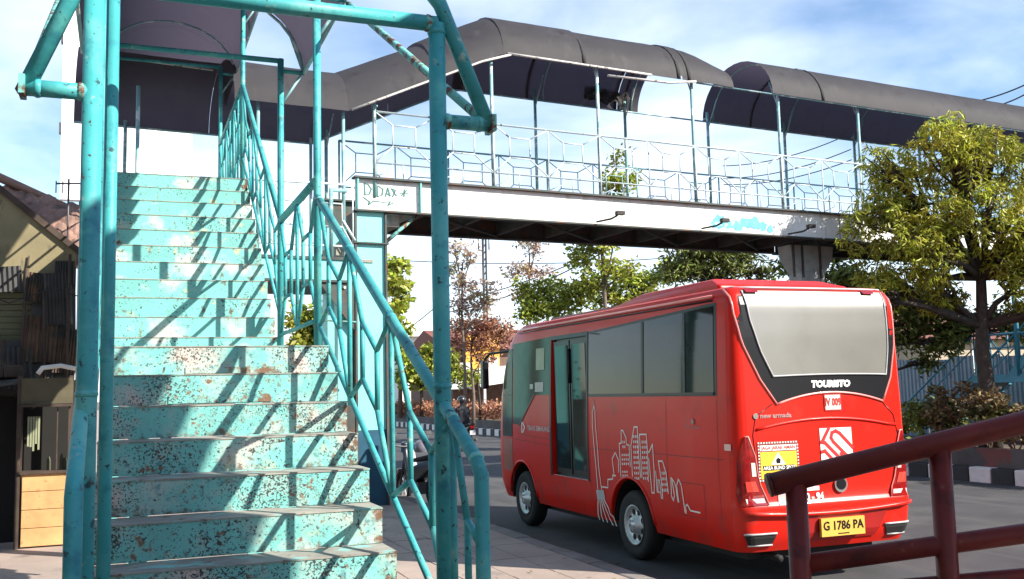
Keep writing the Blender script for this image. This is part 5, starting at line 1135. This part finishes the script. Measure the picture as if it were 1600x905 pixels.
def rider(label, loc, rz, hel):
    t = thing('person', label, 'person', loc, rz, 'riders on the road')
    P = [(0, -.25, .90, .15), (0, -.22, 1.10, (.17, .12)), (0, -.17, 1.32, (.20, .13)), (0, -.13, 1.44, .09), (0, -.10, 1.52, .06), (0, -.08, 1.60, .085), (0, -.07, 1.70, .09),
         (-.19, -.15, 1.38, .07), (-.30, .02, 1.18, .052), (-.31, .24, 1.06, .04), (.19, -.15, 1.38, .07), (.30, .02, 1.18, .052), (.31, .24, 1.06, .04),
         (-.13, -.18, .86, .105), (-.19, .16, .80, .08), (-.17, .06, .42, .055), (-.17, .17, .33, .045), (.13, -.18, .86, .105), (.19, .16, .80, .08), (.17, .06, .42, .055), (.17, .17, .33, .045)]
    E_ = [(0, 1), (1, 2), (2, 3), (3, 4), (4, 5), (5, 6), (2, 7), (7, 8), (8, 9), (2, 10), (10, 11), (11, 12), (0, 13), (13, 14), (14, 15), (15, 16), (0, 17), (17, 18), (18, 19), (19, 20)]
    skin('body', P, E_, m_cloth, t, 2)
    q = MB(); n = 14; V_ = []
    for a in np.linspace(-.35, PI / 2, 8):
        for b in np.linspace(0, 2 * PI, n + 1)[:-1]: V_.append((.135 * math.cos(a) * math.cos(b), -.07 + .155 * math.cos(a) * math.sin(b), 1.665 + .145 * math.sin(a)))
    q.add(V_, [(i * n + j, i * n + (j + 1) % n, (i + 1) * n + (j + 1) % n, (i + 1) * n + j) for i in range(7) for j in range(n)]); q.build('helmet', hel, t, False, smooth=True)
    for sx_ in (-1, 1):
        hp = MB()
        for f in range(4): hp.tube([(sx_ * (.30 + .018 * f), .24, 1.065), (sx_ * (.30 + .018 * f), .285, 1.06), (sx_ * (.30 + .018 * f), .29, 1.025)], .009, 5)
        hp.tube([(sx_ * .295, .23, 1.05), (sx_ * .285, .26, 1.02)], .01, 5); hp.build('hand', m_skin, t, False)
    return t
motorbike('motorbike ridden away down the far lane left of the bus', (10.4, 31.2, 0), .12, 'black'); rider('rider in dark clothes on the far motorbike left of the bus', (10.4, 31.2, 0), .12, m_helmet)
motorbike('dark motorbike at the kerb seen through the stair railing', (4.75, 16.6, 0), .15, 'dark'); 
hl = thing('helmet', 'pale lavender helmet resting on the kerbside motorbike seat', 'helmet', (4.72, 16.3, .93), .15)
q = MB(); n = 14; V_ = []
for a in np.linspace(-.5, PI / 2, 8):
    for b in np.linspace(0, 2 * PI, n + 1)[:-1]: V_.append((.13 * math.cos(a) * math.cos(b), .15 * math.cos(a) * math.sin(b), .07 + .14 * math.sin(a)))
q.add(V_, [(i * n + j, i * n + (j + 1) % n, (i + 1) * n + (j + 1) % n, (i + 1) * n + j) for i in range(7) for j in range(n)]); q.build('shell', m_lav, hl, False, smooth=True)
MB().grid(lambda u, v: (.136 * math.cos(u), .156 * math.sin(u), .04 + .08 * v), list(np.linspace(.6, PI - .6, 8)), [0, 1]).build('visor', m_black, hl, False, smooth=True)
# tarpaulin-covered vendor cart at the kerb
ct = thing('vendor_cart', 'dark blue tarpaulin-covered cart on the pavement behind the lower stairs', 'cart', (4.0, 18.2, .12), .1)
mb = MB(); mb.poly([(-.45, -.8, .45), (.45, -.8, .45), (.48, -.8, 1.05), (.3, -.8, 1.35), (-.3, -.8, 1.38), (-.48, -.8, 1.05)], (0, 1.6, 0)); bevel(mb.build('tarpaulin', m_tarp, ct, False), .06, 3)
MB().b2((-.42, -.78, .34), (.42, .78, .445)).build('tray', m_darkwood, ct, False)
for x in (-.46, .46): MB().tube([(x - .02, 0, .3), (x + .02, 0, .3)], .3, 18).build('wheel', m_rubber, ct, False)
for x in (-.3, .3): pipe('handle', [(x, -.78, .42), (x, -1.25, .62)], .02, m_darkwood, ct, 6, False); MB().b2((x - .03, -.7, .0), (x + .03, -.64, .34)).build('leg', m_darkwood, ct, False)

# ------------------------------------------------------------------ unseen houses along the left, added to cut sky light on the bus side
for i, (y0, y1, x, h, mt, lab) in enumerate(((-16, -8, -3.6, 8.2, m_bwhite, 'white house added unseen behind the viewer on the left to cut sky light'), (-7.9, -.2, -3.8, 7.0, m_cream, 'cream house added unseen beside the viewer on the left to cut sky light'), (0, 8.5, -4.2, 7.6, m_tin, 'grey house added unseen left of the stair foot to cut sky light'))):
    t = thing('blocker_house', lab, 'building', (x - 3, (y0 + y1) / 2, .12), 0, 'added houses on the left')
    MB().b2((x - 7, y0, .1), (x, y1, h)).build('wall', mt, t)
    MB().poly([(x - 7.3, y0, h), (x + .6, y0, h), (x - 3.3, y0, h + 2.2)], (0, y1 - y0, 0)).build('roof', m_tile, t)
    for j in range(3):
        yy = y0 + (y1 - y0) * (j + .5) / 3
        MB().b2((x, yy - .9, .2), (x + .03, yy + .9, 2.6)).build('shutter', m_tin, t); w_ = MB().b2((x, yy - .6, 4.2), (x + .05, yy + .6, 5.6)).build('window', m_darkwood, t); MB().b2((x + .05, yy - .5, 4.3), (x + .06, yy + .5, 5.5)).build('pane', m_glass, w_)
    MB().b2((x, y0 + .1, 2.9), (x + 1.2, y1 - .1, 3.02)).build('awning', m_tin, t)

# unseen buildings behind and across the road, added to block low sky light
for i, (x0, x1, y0, y1, h, mt, lab) in enumerate(((-12, -2, -34, -24, 11, m_bbrown, 'brown building added unseen behind the viewer to block sky light'), (-1.5, 4, -38, -28, 9, m_tin, 'grey building added unseen behind the viewer to block sky light'), (26, 38, -20, -2, 10, m_bbrown, 'brown shop row added unseen across the road to block sky light'), (27, 40, -1, 12, 9, m_tin, 'grey shop row added unseen across the road to block sky light'), (16, 26, -60, -45, 9, m_bbrown, 'brown block added unseen far behind the viewer to block sky light'))):
    t = thing('blocker_row', lab, 'building', ((x0 + x1) / 2, (y0 + y1) / 2, 0), 0, 'added buildings behind the viewer')
    MB().b2((x0, y0, 0), (x1, y1, h)).build('wall', mt, t)
    MB().b2((x0 - .3, y0 - .3, h), (x1 + .3, y1 + .3, h + .35)).build('parapet', m_kerb, t)
    for j in range(4):
        for z in (1.2, 4.6):
            xx = x0 + (x1 - x0) * (j + .5) / 4; w_ = MB().b2((xx - .7, y1, z), (xx + .7, y1 + .05, z + 1.7)).build('window', m_darkwood, t)

# ------------------------------------------------------------------ fallen leaves and grit along the kerb and pavement
g = np.random.default_rng(77); n = 420
P = np.stack([np.where(g.random(n) < .6, KX + np.abs(g.normal(.05, .25, n)), g.uniform(2.2, 4.5, n)), g.uniform(5.5, 22, n), np.zeros(n)], 1)
P[:, 2] = np.where(P[:, 0] > KX, .006, .142); an = g.uniform(0, 2 * PI, n); ln = g.uniform(.015, .05, n)
d = np.stack([np.cos(an) * ln, np.sin(an) * ln, g.uniform(0, .012, n)], 1); e = np.stack([-np.sin(an) * ln * .4, np.cos(an) * ln * .4, g.uniform(0, .01, n)], 1)
V = np.stack([P - d, P + e, P + d, P - e], 1).reshape(-1, 3); V[:, 2] = np.maximum(V[:, 2], np.repeat(P[:, 2], 4))
i4 = np.arange(n) * 4; F = np.stack([i4, i4 + 1, i4 + 2, i4, i4 + 2, i4 + 3], 1).reshape(-1, 3)
tag(np_mesh('leaf_litter', V, F, m_leafB), 'dry leaves and grit scattered along the kerb and pavement', 'litter', None, 'stuff')
